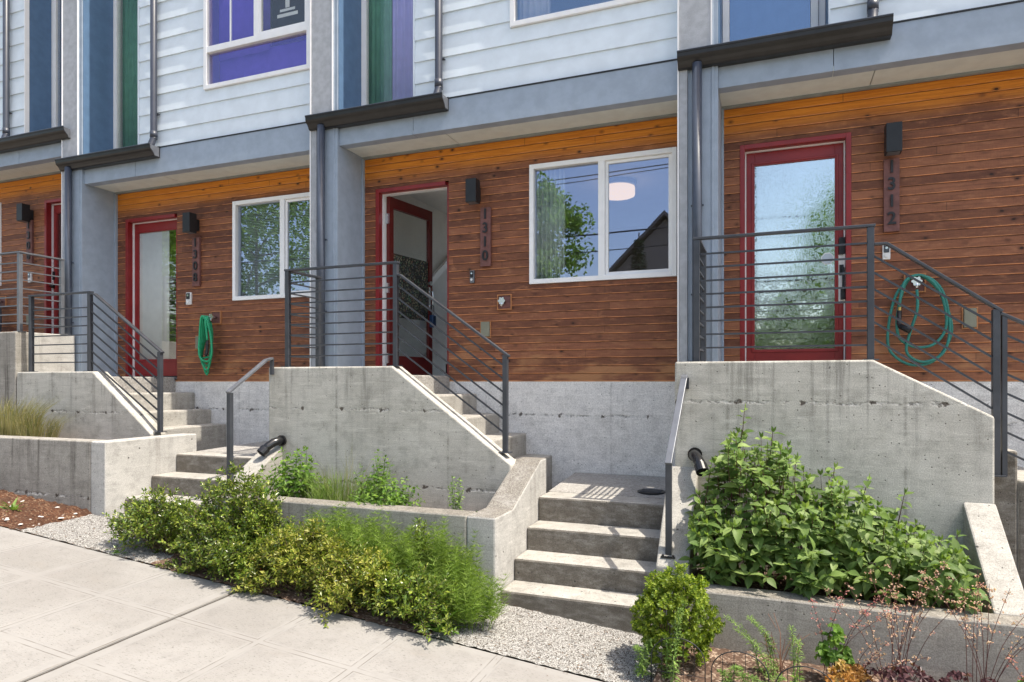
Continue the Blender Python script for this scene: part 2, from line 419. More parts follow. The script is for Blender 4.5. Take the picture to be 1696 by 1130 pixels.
def sidewalk_mat():
    k = N('broom_finished_sidewalk'); P = k.pos(); x, y, z = k.xyz(P)
    wob = k.math('MULTIPLY', k.math('SUBTRACT', k.noise(P, 6, 3), .5), .008)
    def tri(v, o, p): return k.math('MULTIPLY', k.math('ABSOLUTE', k.math('SUBTRACT', k.math('FRACT', k.math('ADD', k.math('DIVIDE', k.math('SUBTRACT', k.math('ADD', v, wob), o), p), .5)), .5)), p)
    dx = tri(x, -3.66, .69); dy = tri(y, 2.63, .68)
    d = k.math('MINIMUM', dx, dy)
    band = k.smooth(d, .036, .046, 1., 0.)
    de = k.smooth(y, 3.84, 3.85); band = k.math('MAXIMUM', band, de)
    dj = k.smooth(k.math('ABSOLUTE', k.math('SUBTRACT', x, -3.66)), .085, .1, 1., 0.); band = k.math('MAXIMUM', band, dj)
    fine = k.noise(P, 90, 4, .7); mid = k.noise(P, 7, 6, .7); big = k.noise(P, 1.1, 4, .6)
    c = k.mix(k.smooth(big, .3, .7), (.245, .234, .219), (.295, .285, .27))
    c = k.mix(k.math('MULTIPLY', k.smooth(mid, .45, .75), .4), c, (.18, .172, .162))
    broom = k.noise(k.map(P, (9, 150, 9)), 1., 4, .7)
    rough = k.math('SUBTRACT', 1., band)
    pit = k.noise(k.map(P, (26, 80, 26)), 1.6, 4, .8)
    c = k.mix(k.math('MULTIPLY', k.math('MULTIPLY', k.smooth(pit, .55, .66), rough), .7), c, (.095, .09, .08))
    c = k.mix(k.math('MULTIPLY', band, .35), c, (.285, .277, .264))
    ln = k.smooth(k.math('ABSOLUTE', k.math('SUBTRACT', d, .022)), .0015, .0045, 1., 0.)
    lnz = k.math('MULTIPLY', ln, k.smooth(k.noise(P, 5, 3), .35, .6))
    c = k.mix(k.math('MULTIPLY', lnz, .75), c, (.13, .115, .10))
    spot = k.n('TexVoronoi', Vector=P, Scale=17.); sr = k.xyz(spot.outputs['Color'])[2]
    sp = k.math('MULTIPLY', k.smooth(spot.outputs['Distance'], .06, .13, 1., 0.), k.smooth(sr, .86, .88))
    c = k.mix(k.math('MULTIPLY', sp, .8), c, (.14, .13, .115))
    st = k.noise(k.map(P, (1.2, 3, 1)), 1.3, 6, .75)
    c = k.mix(k.math('MULTIPLY', k.smooth(st, .54, .74), .4), c, (.24, .22, .195))
    h = k.math('ADD', k.math('MULTIPLY', k.math('ADD', k.math('MULTIPLY', broom, .8), fine), rough), k.math('MULTIPLY', lnz, -1.4))
    return k.pbr(c, .9, .2, 0., k.bump(h, .45, .004))
def gravel_mat(name, a, b, dk, frac, scale=75.):
    k = N(name); P = k.pos()
    v = k.n('TexVoronoi', Vector=P, Scale=scale); r = k.xyz(v.outputs['Color'])
    c = k.mix(r[0], a, b)
    c = k.mix(k.smooth(r[1], 1-frac, 1-frac+.02), c, dk)
    deb = k.noise(P, 4, 6, .8); c = k.mix(k.math('MULTIPLY', k.smooth(deb, .58, .70), .7), c, k.mix(k.smooth(k.noise(P, 50, 2), .45, .6), c, (.10, .06, .04)))
    c = k.mix(k.smooth(v.outputs['Distance'], .35, .75, 0., .8), c, (.06, .055, .05))
    return k.pbr(c, .9, .2, 0., k.bump(v.outputs['Distance'], -.8, .01))
def mulch_mat(name, a, b, c3):
    k = N(name); P = k.pos()
    v = k.n('TexVoronoi', Vector=k.map(P, (60, 110, 60)), Scale=1.); r = k.xyz(v.outputs['Color'])
    c = k.mix(r[0], a, b); c = k.mix(k.smooth(r[1], .8, .83), c, c3)
    c = k.mix(k.smooth(k.noise(P, 3, 5), .4, .65, 0., .6), c, a)
    return k.pbr(c, .95, .1, 0., k.bump(v.outputs['Distance'], -1., .015))
SW = sidewalk_mat()
sw = MB()
def slab(m, x0, x1, y0, y1, th=.12):
    vs = [(x, y, G(x, y)-t) for t in (th, 0) for x, y in ((x0, y0), (x1, y0), (x1, y1), (x0, y1))]
    m.add(vs, [(0,3,2,1),(4,5,6,7),(0,1,5,4),(1,2,6,5),(2,3,7,6),(3,0,4,7)])
slab(sw, -16, -3.677, 1.6, 3.92); slab(sw, -3.645, 2.6, 1.6, 3.92); slab(sw, 2.62, 9, 1.6, 3.92)
tag(sw.build('sidewalk', SW, bev=.006), kind='structure')
jm = MB(); jm.add([(-3.680, 1.6, G(-3.680, 1.6)-.014), (-3.642, 1.6, G(-3.642, 1.6)-.014), (-3.642, 3.92, G(-3.642, 3.92)-.014), (-3.680, 3.92, G(-3.680, 3.92)-.014)], [(0,1,2,3)])
tag(jm.build('expansion_joint', plain('dark_joint_filler', (.05, .042, .035), .9, .3, scale=40)), kind='structure')
ground_m = plain('bare_earth', (.16, .13, .10), .95, .25, .1, scale=2)
gm = MB(); gm.add([(x, y, G(x, 0)-.06) for x, y in ((-130, -130), (130, -130), (130, 130), (-130, 130))], [(0,1,2,3)])
tag(gm.build('ground', ground_m), kind='structure')
asph = plain('asphalt', (.055, .055, .057), .9, .2, .2, scale=3)
rm = MB(); rm.add([(x, y, G(x, -2)-.035) for x, y in ((-60, -9.6), (60, -9.6), (60, -1.2), (-60, -1.2))], [(0,1,2,3)])
tag(rm.build('road', plain('pale_concrete_road', (.36, .35, .33), .9, .2, .2, scale=3)), kind='structure')  # unseen road made pale to bounce light onto the fronts
pk = MB()
pk.add([(x, y, G(x, 1)-.012) for x, y in ((-60, -1.0), (60, -1.0), (60, 1.58), (-60, 1.58))], [(0,1,2,3)])
pk.add([(x, y, G(x, -11)-.012) for x, y in ((-60, -26), (60, -26), (60, -9.7), (-60, -9.7))], [(0,1,2,3)])
tag(pk.build('verge', plain('pale_verge_concrete', (.36, .345, .32), .9, .2, .1, scale=4)), kind='structure')  # unseen verge paved pale for more bounce light
kb = MB()
for y0 in (-1.2, -9.75):
    vs = [(x, y, G(x, -1)+t) for t in (-.2, 0.01) for x, y in ((-60, y0), (60, y0), (60, y0+.15), (-60, y0+.15))]
    kb.add(vs, [(0,3,2,1),(4,5,6,7),(0,1,5,4),(1,2,6,5),(2,3,7,6),(3,0,4,7)])
tag(kb.build('kerb', plain('kerb_concrete', (.42, .41, .38), .9, .1)), kind='structure')

GRV = gravel_mat('pale_gravel', (.27, .264, .25), (.45, .442, .42), (.09, .075, .06), .12, 120.)
tag(sheet('gravel_path', -6.22, -4.55, 3.925, 4.83, .004, GRV, 40, 24, .006, seed=2), kind='structure')
tag(sheet('gravel_path', -2.16, -.60, 3.925, 4.72, .004, GRV, 40, 22, .006, seed=3), kind='structure')
MULR = mulch_mat('reddish_bark_mulch', (.05, .026, .018), (.125, .058, .034), (.18, .115, .075))
MULB = mulch_mat('brown_bark_mulch', (.075, .048, .036), (.17, .11, .08), (.34, .26, .20))
tag(sheet('mulch_bed', -14, -6.15, 3.925, 4.66, .035, MULR, 160, 16, .018, edge=.0, rag=True, seed=4), kind='structure')
tag(sheet('mulch_bed', -4.6, -2.1, 3.925, 4.66, .02, MULB, 80, 14, .015, edge=.0, rag=True, seed=5), kind='structure')
o = sheet('mulch_bed', -.66, 3.2, 3.925, 4.66, .07, MULB, 100, 14, .018, edge=.006, rag=True, seed=6); tag(o, kind='structure')
for v in o.data.vertices: v.co.z += .06*max(0, v.co.x+.4)*min(1, (v.co.y-3.925)/.2)
def soilbox(x0, x1, y0, y1, z, seed):
    r = random.Random(seed); m = MB(); nx, ny = 30, 10; vs = []
    for j in range(ny+1):
        for i in range(nx+1):
            vs.append((x0+(x1-x0)*i/nx, y0+(y1-y0)*j/ny, z+r.uniform(-.02, .02)))
    m.add(vs, [(j*(nx+1)+i, j*(nx+1)+i+1, (j+1)*(nx+1)+i+1, (j+1)*(nx+1)+i) for j in range(ny) for i in range(nx)])
    tag(m.build('planter_soil', MULB), kind='structure')
soilbox(-14, -6.2, 4.8, 5.5, -.70, 1); soilbox(-4.62, -2.15, 4.8, 5.5, -1.19, 2); soilbox(-.52, 1.26, 4.8, 5.5, -1.47, 3)

# pebbles in the reddish bed
pebm = plain('pale_pebble', (.52, .50, .47), .8, .2, scale=30)
def pebble_mesh(r):
    m = MB(); n = 7; a = [r.uniform(.75, 1.2) for _ in range(n)]
    vs = [(0, 0, .5)]
    for zz, rr in ((.35, .6), (0, 1.)):
        vs += [(a[i]*rr*math.cos(6.283*i/n), a[i]*rr*.75*math.sin(6.283*i/n), zz) for i in range(n)]
    fs = [(0, 1+i, 1+(i+1) % n) for i in range(n)] + [(1+i, 1+n+i, 1+n+(i+1) % n, 1+(i+1) % n) for i in range(n)]
    m.add(vs, fs); return m
pr = random.Random(5); pb = MB()
for i in range(150):
    m = pebble_mesh(pr); x = pr.uniform(-8.6, -6.1); y = 3.95+.6*pr.random()**1.3; s_ = pr.uniform(.008, .030)
    t = pr.uniform(0, 6.28); ct, st_ = math.cos(t), math.sin(t)
    pb.add([(x+s_*(v[0]*ct-v[1]*st_), y+s_*(v[0]*st_+v[1]*ct), G(x, y)+.03+s_*.8*v[2]) for v in m.v], m.f)
tag(pb.build('pebbles', pebm, smooth=True), 'pale pebbles scattered over the reddish bark mulch', 'pebbles', kind='stuff')

# ------------------------------------------------------------------ townhouses
def rect_sub(r, holes):
    out = [r]
    for h in holes:
        nxt = []
        for a in out:
            if h[0] >= a[1] or h[1] <= a[0] or h[2] >= a[3] or h[3] <= a[2]: nxt.append(a); continue
            x0, x1, z0, z1 = a
            if h[0] > x0: nxt.append((x0, h[0], z0, z1))
            if h[1] < x1: nxt.append((h[1], x1, z0, z1))
            m0, m1 = max(x0, h[0]), min(x1, h[1])
            if h[2] > z0: nxt.append((m0, m1, z0, h[2]))
            if h[3] < z1: nxt.append((m0, m1, h[3], z1))
        out = nxt
    return out
YW = 6.80
HROOF = 9.5
UNIT = {}
def frame(m, x0, x1, z0, z1, w, y0, y1):
    m.box(x0, x0+w, y0, y1, z0, z1); m.box(x1-w, x1, y0, y1, z0, z1)
    m.box(x0+w, x1-w, y0, y1, z0, z0+w); m.box(x0+w, x1-w, y0, y1, z1-w, z1)
def digits_mesh(text):
    cu = bpy.data.curves.new('t', 'FONT'); cu.body = text; cu.size = .155; cu.extrude = .004; cu.align_x = 'CENTER'; cu.offset = .0025
    o = bpy.data.objects.new('t', cu); COL.objects.link(o)
    dg = bpy.context.evaluated_depsgraph_get(); me = bpy.data.meshes.new_from_object(o.evaluated_get(dg))
    vs = [tuple(v.co) for v in me.vertices]; fs = [tuple(p.vertices) for p in me.polygons]
    bpy.data.objects.remove(o); bpy.data.curves.remove(cu); bpy.data.meshes.remove(me)
    return vs, fs

def house(num, dx, z0, woodm, label, mirror=None, extra_pillar=False, door_open=False, kind=0):
    X = (lambda x: mirror-x) if mirror is not None else (lambda x: dx+x)
    base = (X(1.4), YW, z0)
    H = empty('townhouse', base, label, 'townhouse', 'row of attached townhouses')
    def bx(m, a, b, y0, y1, c, d): m.box(X(a), X(b), y0, y1, z0+c, z0+d); return m
    def fr(m, a, b, c, d, w, y0, y1):
        a, b = sorted((X(a), X(b))); frame(m, a, b, z0+c, z0+d, w, y0, y1)
    door = (-.27, .695, .06, 2.275); win = (1.665, 3.225, 1.045, 2.335) if kind != 2 else (9, 9, 9, 9)
    # wood cladding
    m = MB(); xr = 3.30 if mirror is None else 4.6
    for k in range(32):
        a = k*.0824+.005; b = (k+1)*.0824
        for q in rect_sub((-.435, xr, a, b), (door, win)):
            bx(m, q[0], q[1], YW, YW+.04, q[2], q[3])
    for q in rect_sub((-.435, xr, 0, 2.637), (door, win)):
        bx(m, q[0], q[1], YW+.014, YW+.06, q[2], q[3])
    m.build('wood_cladding', woodm, H)
    # foundation
    m = MB(); bx(m, -.78, xr+.02, YW+.004, YW+.3, -3.2-z0, -.003); m.build('foundation_wall', M['conc_found'], H)
    # pillar
    if mirror is None:
        m = MB(); bx(m, -.70, -.435, 6.285, YW+.3, .03, HROOF)
        bx(m, -.492, -.470, 6.276, 6.285, .03, HROOF); bx(m, -.700, -.690, 6.278, 6.285, .03, 2.85)
        bx(m, -.435, -.415, 6.76, YW, .03, 2.64)
        m.build('pillar', M['paint'], H, bev=.003)
        m = MB(); bx(m, -.775, -.702, 6.262, YW+.3, .03, 2.98); bx(m, -.775, -.50, 6.264, 6.284, 2.982, HROOF)
        m.build('stucco_edge', M['stucco'], H)
        m = MB(); bx(m, -.79, -.777, 6.255, 6.5, .03, HROOF); bx(m, -.498, -.485, 6.262, 6.276, 2.982, HROOF)
        m.build('corner_trim', M['white'], H)
        m = MB(); bx(m, -.775, -.42, 6.30, YW+.3, -3.2-z0, .028); m.build('pillar_base', M['conc_found'], H)
        # return of recess faces
        m = MB(); bx(m, -.434, -.428, 6.30, 6.755, 2.99, HROOF); m.build('recess_panel', M['return'], H)
        # downpipe below the gutter
        m = MB(); m.cyl((X(-.612), 6.225, z0+.05), (0, 0, 1), .043, 2.82, 20)
        o = m.build('downpipe', M['pipe_blue'], H, smooth=True)
        for bz in (.78, 1.585): b = MB(); bx(b, -.668, -.556, 6.24, 6.262, bz, bz+.015); b.build('bracket', M['pipe_blue'], o)
    if extra_pillar:
        m = MB(); bx(m, 3.31, 3.65, 6.265, YW+.3, .03, HROOF); m.build('pillar', M['stucco'], H)
    # fascia in panels, soffit, drip flashing
    xe = 3.295 if mirror is None else 4.6
    xs0 = -.434 if mirror is None else -.46
    m = MB(); bx(m, xs0, .506, 6.32, 6.44, 2.655, 2.972); m.build('fascia', M['paint'], H)
    m = MB(); bx(m, .512, xe, 6.32, 6.44, 2.655, 2.972); m.build('fascia', M['paint'], H)
    m = MB(); bx(m, xs0, xe, 6.312, 6.42, 2.974, 2.986); m.build('flashing', M['bronze'], H)
    m = MB(); bx(m, xs0, .835, 6.325, YW-.012, 2.660, 2.70); bx(m, .843, xe, 6.325, YW-.012, 2.660, 2.70); m.build('soffit', M['soffit'], H)
    m = MB(); bx(m, xs0, xe, YW-.035, YW+.03, 2.638, 2.662); bx(m, .835, .843, 6.325, YW-.036, 2.668, 2.70); m.build('soffit_trim', M['soffit_trim'], H)
    # gutter with ogee face
    gp = [(6.318, 2.842), (6.24, 2.842), (6.226, 2.85), (6.216, 2.872), (6.196, 2.896), (6.176, 2.912), (6.168, 2.93), (6.165, 2.962), (6.158, 2.966), (6.158, 2.978), (6.172, 2.978), (6.172, 2.966), (6.178, 2.93), (6.20, 2.908), (6.226, 2.88), (6.24, 2.852), (6.31, 2.852), (6.31, 2.99), (6.318, 2.99)]
    m = MB(); a, b = sorted((X(-.782), X(.935)))
    if mirror is not None: a, b = X(.935)-2.0, X(-.62)
    m.prism([(p[0], p[1]+z0) for p in gp], 'x', a, b); g = m.build('gutter', M['bronze'], H, fix=True)
    m = MB(); m.box(a, b, 6.157, 6.171, z0+2.979, z0+2.983); m.build('lit_lip', M['steel_pale'], g)  # pale strip puts the sunlit top edge of the bronze gutter into colour
    m = MB(); cap = [(6.312, 2.85), (6.24, 2.85), (6.226, 2.858), (6.216, 2.878), (6.196, 2.902), (6.178, 2.918), (6.172, 2.96), (6.172, 2.972), (6.312, 2.972)]
    m.prism([(p[0], p[1]+z0) for p in cap], 'x', b-.012, b-.004); m.build('end_cap', M['steel_pale'], g, fix=True)
    m = MB(); m.prism([(p[0], p[1]+z0) for p in cap], 'x', a+.004, a+.012); m.build('end_cap', M['steel_pale'], g, fix=True)
    # lap siding with window hole
    uw = (1.60, 3.215, 3.62, 5.30)
    m = MB()
    zz = 2.99; x1 = xe-.02; k = 0
    while zz < HROOF-.1:
        zt = zz+.236
        for q in rect_sub((.49, x1, zz, zt-.001), (uw,)):
            f = lambda z: 6.386+.016*(z-zz)/.236
            a, b = sorted((X(q[0]), X(q[1])))
            m.prism([(f(q[2]), z0+q[2]), (6.43, z0+q[2]), (6.43, z0+q[3]), (f(q[3]), z0+q[3])], 'x', a, b)
        zz = zt
    m.build('siding', M['siding'], H, fix=True)
    m = MB(); bx(m, .49, xe, 6.432, 6.50, 2.99, 3.62); bx(m, .49, 1.60, 6.432, 6.5, 3.62, HROOF); bx(m, 1.6, xe, 6.432, 6.5, 5.30, HROOF)
    bx(m, xs0, xe, 6.45, YW+.06, 2.72, 2.96); bx(m, xs0, xe, 6.45, 10.5, HROOF-.1, HROOF)
    m.build('sheathing', M['soffit'], H)
    m = MB(); bx(m, .474, .489, 6.378, 6.44, 2.99, HROOF); bx(m, xe-.019, xe-.003, 6.378, 6.44, 2.99, HROOF); m.build('corner_trim', M['siding'] if mirror is None else M['white'], H)
    m = MB(); bx(m, .475, .488, 6.442, 6.755, 2.99, HROOF); m.build('recess_panel', M['return'], H)
    # downpipe down the siding into the gutter
    px_ = .808
    m = MB(); m.tube([(X(px_), 6.335, z0+HROOF-.4), (X(px_), 6.335, z0+3.12), (X(px_-.006), 6.30, z0+3.02), (X(px_-.008), 6.27, z0+2.93)], .040, 18)
    m.tube([(X(px_), 6.335, z0+3.20), (X(px_), 6.335, z0+3.12)], .0445, 18); m.tube([(X(px_), 6.335, z0+3.12), (X(px_), 6.335, z0+3.10)], .043, 18)
    o = m.build('downpipe', M['pipe_mid'], H, smooth=True)
    b = MB(); bx(b, px_-.055, px_+.055, 6.35, 6.385, 3.42, 3.432); b.build('bracket', M['steel'], o)
    # tall recessed stair window
    m = MB(); fr(m, -.425, .415, 2.90, 8.6, .062, 6.735, 6.80); bx(m, .418, .474, 6.755, 6.80, 2.72, HROOF)
    bw = m.build('stair_window', M['white'], H, bev=.003)
    m = MB(); bx(m, -.36, .35, 6.766, 6.772, 2.96, 8.54); m.build('pane', M['glass_b'] if kind >= 2 else M['glass_low'], bw)
    # upper bedroom window
    m = MB(); fr(m, uw[0]+.004, uw[1]-.004, 3.625, 5.29, .05, 6.365, 6.45); bx(m, uw[0]+.05, uw[1]-.05, 6.368, 6.45, 4.075, 4.15)
    xm = uw[0]+.82; bx(m, xm-.035, xm+.035, 6.372, 6.45, 4.15, 5.24)
    fr(m, xm+.035, uw[1]-.054, 4.15, 5.24, .035, 6.378, 6.42)
    if kind == 0: bx(m, uw[0]+.38, uw[0]+.405, 6.41, 6.43, 4.15, 5.24)
    uwn = m.build('window', M['white'], H, bev=.003)
    gm_ = M['glass_v'] if kind == 0 else M['glass_b']
    m = MB(); bx(m, uw[0]+.05, uw[1]-.05, 6.415, 6.42, 3.67, 4.08); m.build('pane', gm_, uwn)
    m = MB(); bx(m, uw[0]+.05, xm-.03, 6.412, 6.417, 4.15, 5.24); m.build('pane', gm_, uwn)
    m = MB(); bx(m, xm+.06, uw[1]-.08, 6.396, 6.40, 4.18, 5.21); m.build('pane', M['glass'] if kind else M['glass_low'], uwn)
    # ground floor window: fixed light and slider with its own sash
    if kind != 2:
        m = MB(); fr(m, win[0]+.003, win[1]-.003, win[2]+.003, win[3]-.003, .05, YW-.022, YW+.07)
        xm = 2.46; bx(m, xm-.035, xm+.035, YW-.018, YW+.07, win[2]+.05, win[3]-.05)
        gw = m.build('window', M['white'], H, bev=.003)
        m = MB(); fr(m, xm+.036, win[1]-.054, win[2]+.054, win[3]-.054, .032, YW+.005, YW+.04); m.build('sash', M['white'], gw, bev=.002)
        m = MB(); bx(m, win[0]+.05, xm-.03, YW+.03, YW+.036, win[2]+.05, win[3]-.05); m.build('pane', M['glass'], gw)
        m = MB(); bx(m, xm+.06, win[1]-.08, YW+.02, YW+.026, win[2]+.08, win[3]-.08); m.build('pane', M['glass'], gw)
    # door frame and door
    ys = YW+.10
    m = MB(); d0, d1, d2, d3 = door
    jr = YW+.046 if kind < 2 else YW-.002
    bx(m, d0+.001, d0+.045, YW-.002, ys+.05, d2, d3-.001); bx(m, d1-.045, d1-.001, jr, ys+.05, d2, d3-.001); bx(m, d0+.045, d1-.045, YW-.002, ys+.05, d3-.045, d3-.001)
    df = m.build('door_frame', M['red'], H, bev=.003)
    m = MB(); bx(m, d0+.046, d0+.056, ys-.022, ys+.05, d2, d3-.045); bx(m, d1-.056, d1-.046, ys-.022, ys+.05, d2, d3-.045); bx(m, d0+.056, d1-.056, ys-.022, ys+.05, d3-.056, d3-.046)
    m.build('weatherstrip', M['white'], df)
    m = MB(); bx(m, d0, d1, YW-.03, ys+.1, .03, .062); m.build('threshold', M['steel_pale'], H)
    e0, e1, e2, e3 = d0+.058, d1-.058, .075, d3-.058
    gx0, gx1, gz0, gz1 = -.137, .566, .31, 2.09
    if door_open:
        # leaf hinged on the left jamb, swung inwards
        hx, hy = X(e0)+.005, ys+.045; A = R(81)
        ca, sa = math.cos(A), math.sin(A)
        def T(u, v, z): return (hx+u*ca-v*sa, hy+u*sa+v*ca, z0+z)
        def tb(m, u0, u1, v0, v1, c, d):
            m.add([T(u, v, z) for z in (c, d) for u, v in ((u0, v0), (u1, v0), (u1, v1), (u0, v1))], [(0,3,2,1),(4,5,6,7),(0,1,5,4),(1,2,6,5),(2,3,7,6),(3,0,4,7)])
        W = e1-e0; g0, g1 = gx0-e0, gx1-e0
        m = MB(); tb(m, 0, g0, -.045, 0, e2, e3); tb(m, g1, W, -.045, 0, e2, e3); tb(m, g0, g1, -.045, 0, e2, gz0); tb(m, g0, g1, -.045, 0, gz1, e3)
        D = m.build('door', plain('dark_red_door_paint', (.13, .012, .010), .35, .1), H)
        m = MB(); tb(m, g0, g1, -.026, -.020, gz0, gz1); m.build('pane', M['glass_door'], D)
        fm = N('mosaic_film'); P = fm.pos(); v = fm.n('TexVoronoi', Vector=P, Scale=42.); r = fm.xyz(v.outputs['Color'])
        cr = fm.n('ValToRGB', Fac=r[0]); el = cr.color_ramp.elements
        for i in range(4): el.new(.5)
        for i, cc in enumerate(((.06,.10,.07),(.20,.14,.08),(.05,.08,.12),(.34,.30,.20),(.08,.20,.12),(.25,.10,.08))): el[i].position = i/5; el[i].color = (*cc, 1)
        fm.pbr(fm.mix(fm.smooth(v.outputs['Distance'], .3, .6), cr.outputs[0], (.012, .012, .012)), .3, .5)
        m = MB(); tb(m, g0+.01, g1-.01, -.036, -.027, .78, 1.55); m.build('patterned_film', fm.m, D)
        m = MB(); tb(m, W-.085, W-.045, -.052, -.045, .92, 1.22); c0 = T(W-.065, -.052, 1.16); c1 = T(W-.065, -.10, 1.16)
        m.tube([c0, c1], .012, 10); m.tube([T(W-.065, -.10, 1.16), T(W-.065, -.105, 1.10), T(W-.065, -.10, .98)], .011, 10); m.tube([T(W-.065, -.05, .98), T(W-.065, -.10, .98)], .010, 10)
        m.tube([T(W-.065, -.045, 1.27), T(W-.065, -.075, 1.27)], .028, 14)
        m.build('handle', M['chrome'], D)
        for hz in (.28, 1.12, 1.95):
            m = MB(); m.box(X(e0)-.002, X(e0)+.05, ys+.028, ys+.033, z0+hz-.06, z0+hz+.06); m.tube([(hx+.002, hy-.006, z0+hz-.06), (hx+.002, hy-.006, z0+hz+.06)], .009, 8); m.build('hinge', M['chrome'], D)
        # lockbox
        L = empty('lockbox', T(W-.065, -.12, .78), 'dark blue key lockbox hanging from the handle of the open door', 'lockbox')
        c = T(W-.065, -.10, 0)
        m = MB(); m.box(c[0]-.03, c[0]+.03, c[1]-.045, c[1]+.045, z0+.70, z0+.86); m.build('body', M['blue'], L, bev=.012)
        m = MB(); m.tube([(c[0], c[1]-.028, z0+.85), (c[0], c[1]-.028, z0+.96), (c[0], c[1]-.015, z0+.99), (c[0], c[1]+.015, z0+.99), (c[0], c[1]+.028, z0+.96), (c[0], c[1]+.028, z0+.85)], .006, 8); m.build('shackle', M['black'], L)
    else:
        m = MB(); bx(m, e0, gx0, ys, ys+.045, e2, e3); bx(m, gx1, e1, ys, ys+.045, e2, e3); bx(m, gx0, gx1, ys, ys+.045, e2, gz0); bx(m, gx0, gx1, ys, ys+.045, gz1, e3)
        fr(m, gx0-.03, gx1+.03, gz0-.03, gz1+.03, .018, ys-.008, ys-.0005)
        D = m.build('door', M['red'], H, bev=.003)
        m = MB(); bx(m, gx0, gx1, ys+.018, ys+.024, gz0, gz1); m.build('pane', M['glass_rain'] if kind == 2 else M['glass_door'], D)
        if kind == 2:
            hx = .632
            m = MB(); bx(m, hx-.034, hx+.034, ys-.03, ys, 1.18, 1.335); m.build('deadbolt', M['black'], D, bev=.004); m = MB(); bx(m, hx-.03, hx+.03, ys-.012, ys, .985, 1.085); m.tube([(X(hx), ys-.012, z0+1.05), (X(hx), ys-.05, z0+1.05), (X(hx), ys-.06, z0+1.0), (X(hx), ys-.06, z0+.86), (X(hx), ys-.05, z0+.83)], .011, 10); bx(m, hx-.02, hx+.02, ys-.05, ys, .76, .86)
            h = m.build('handle', M['black'], D, bev=.004)
            m = MB(); bx(m, hx-.036, hx+.036, ys-.006, ys-.001, .725, 1.178); m.build('backing_plate', M['whiteplastic'], h)
            m = MB(); m.prism([(X(.505)+.058*math.cos(R(22.5+45*i)), z0+1.152+.058*math.sin(R(22.5+45*i))) for i in range(8)], 'y', ys+.0145, ys+.0165); st = m.build('sticker', M['whiteplastic'], D, fix=True)
            m = MB(); m.prism([(X(.505)+.050*math.cos(R(22.5+45*i)), z0+1.152+.050*math.sin(R(22.5+45*i))) for i in range(8)], 'y', ys+.0125, ys+.0142); m.build('sticker_face', plain('pale_blue_print', (.45, .52, .58), .4, .1), st, fix=True)
        elif mirror is not None:
            m = MB(); m.cyl((X(.63), ys-.03, z0+1.0), (0, 1, 0), .028, .03, 14); m.build('handle_rose', M['black'], D); m = MB(); m.tube([(X(.63), ys, z0+1.0), (X(.63), ys-.06, z0+1.0), (X(.55), ys-.06, z0+1.0)], .011, 8)
            m.build('handle', M['black'], D)
            m = MB(); m.box(X(.63)-.03, X(.63)+.03, ys-.02, ys, z0+1.1, z0+1.22); m.build('keypad', M['black'], D)
    # room shells behind the glass
    def room(x0, x1, y1, c, d, rear=False):
        a, b = sorted((X(x0), X(x1))); t = .05; q = MB(); c += z0; d += z0
        q.box(a-t, a, YW+.062, y1, c, d); q.box(b, b+t, YW+.062, y1, c, d)
        if not rear: q.box(a-t, b+t, y1, y1+t, c, d)  # open hall has no back wall, an opening added to let daylight in
        q.box(a-t, b+t, YW+.062, y1+t, d, d+t); q.box(a-t, b+t, YW+.19, y1+t, c-t, c)
        return q
    m = room(-.36, .92, 10.0, .06, 2.46, door_open); 
    m.build('hall_wall', M['interior'], H)
    m = room(1.02, 3.26, 10.6, .06, 2.46); m.build('room_wall', M['interior'], H) if kind != 2 else None
    q = MB(); a, b = sorted((X(xs0+.02), X(xe-.02))); q.box(a, b, 9.6, 9.65, z0+2.75, z0+HROOF-.12); q.box(a-.02, a, 6.81, 9.6, z0+2.98, z0+HROOF-.12); q.box(b, b+.02, 6.51, 9.6, z0+2.98, z0+HROOF-.12); q.box(X(.45)-.02, X(.45)+.02, 6.81, 9.6, z0+2.98, z0+HROOF-.12); q.box(a, b, 6.81, 9.6, z0+5.5, z0+5.6)
    q.build('upper_room_wall', M['interior'], H)
    UNIT[num] = (X, z0, H)
    return H

house(1308, -8.17, 0., M['wood_b'], 'townhouse numbered 1308 with closed red door and green foliage reflected in its window', kind=0)
house(1310, -4.085, 0., M['wood'], 'townhouse numbered 1310 with its dark red door standing open', door_open=True, kind=1)
house(1312, 0., 0., M['wood_c'], 'townhouse numbered 1312 at the right with a big rain-glass red door', extra_pillar=True, kind=2)
house(1306, 0., .43, M['wood_c'], 'townhouse numbered 1306 at the far left, raised above the others', mirror=-9.415, kind=3)

# staircase and handrail inside the open hall
X, z0, H = UNIT[1310]
m = MB()
for i in range(7): m.box(X(-.1), X(.9), 8.3+.25*i, 8.56+.25*i, .06+.19*i, .24+.19*i)
tag(m.build('indoor_stairs', M['darkwood']), 'dark wooden stairs rising inside the open doorway', 'stairs')
m = MB(); m.bar((X(-.30), 7.6, .95), (X(-.30), 10.6, 3.0), .05, .09)
for t in (.15, .5, .85): m.tube([(X(-.36), 7.6+3*t, .92+2.05*t), (X(-.31), 7.6+3*t, .93+2.05*t)], .012, 6)
tag(m.build('indoor_handrail', M['white'], bev=.008), 'white sloping handrail on the hall wall behind the open door', 'handrail')

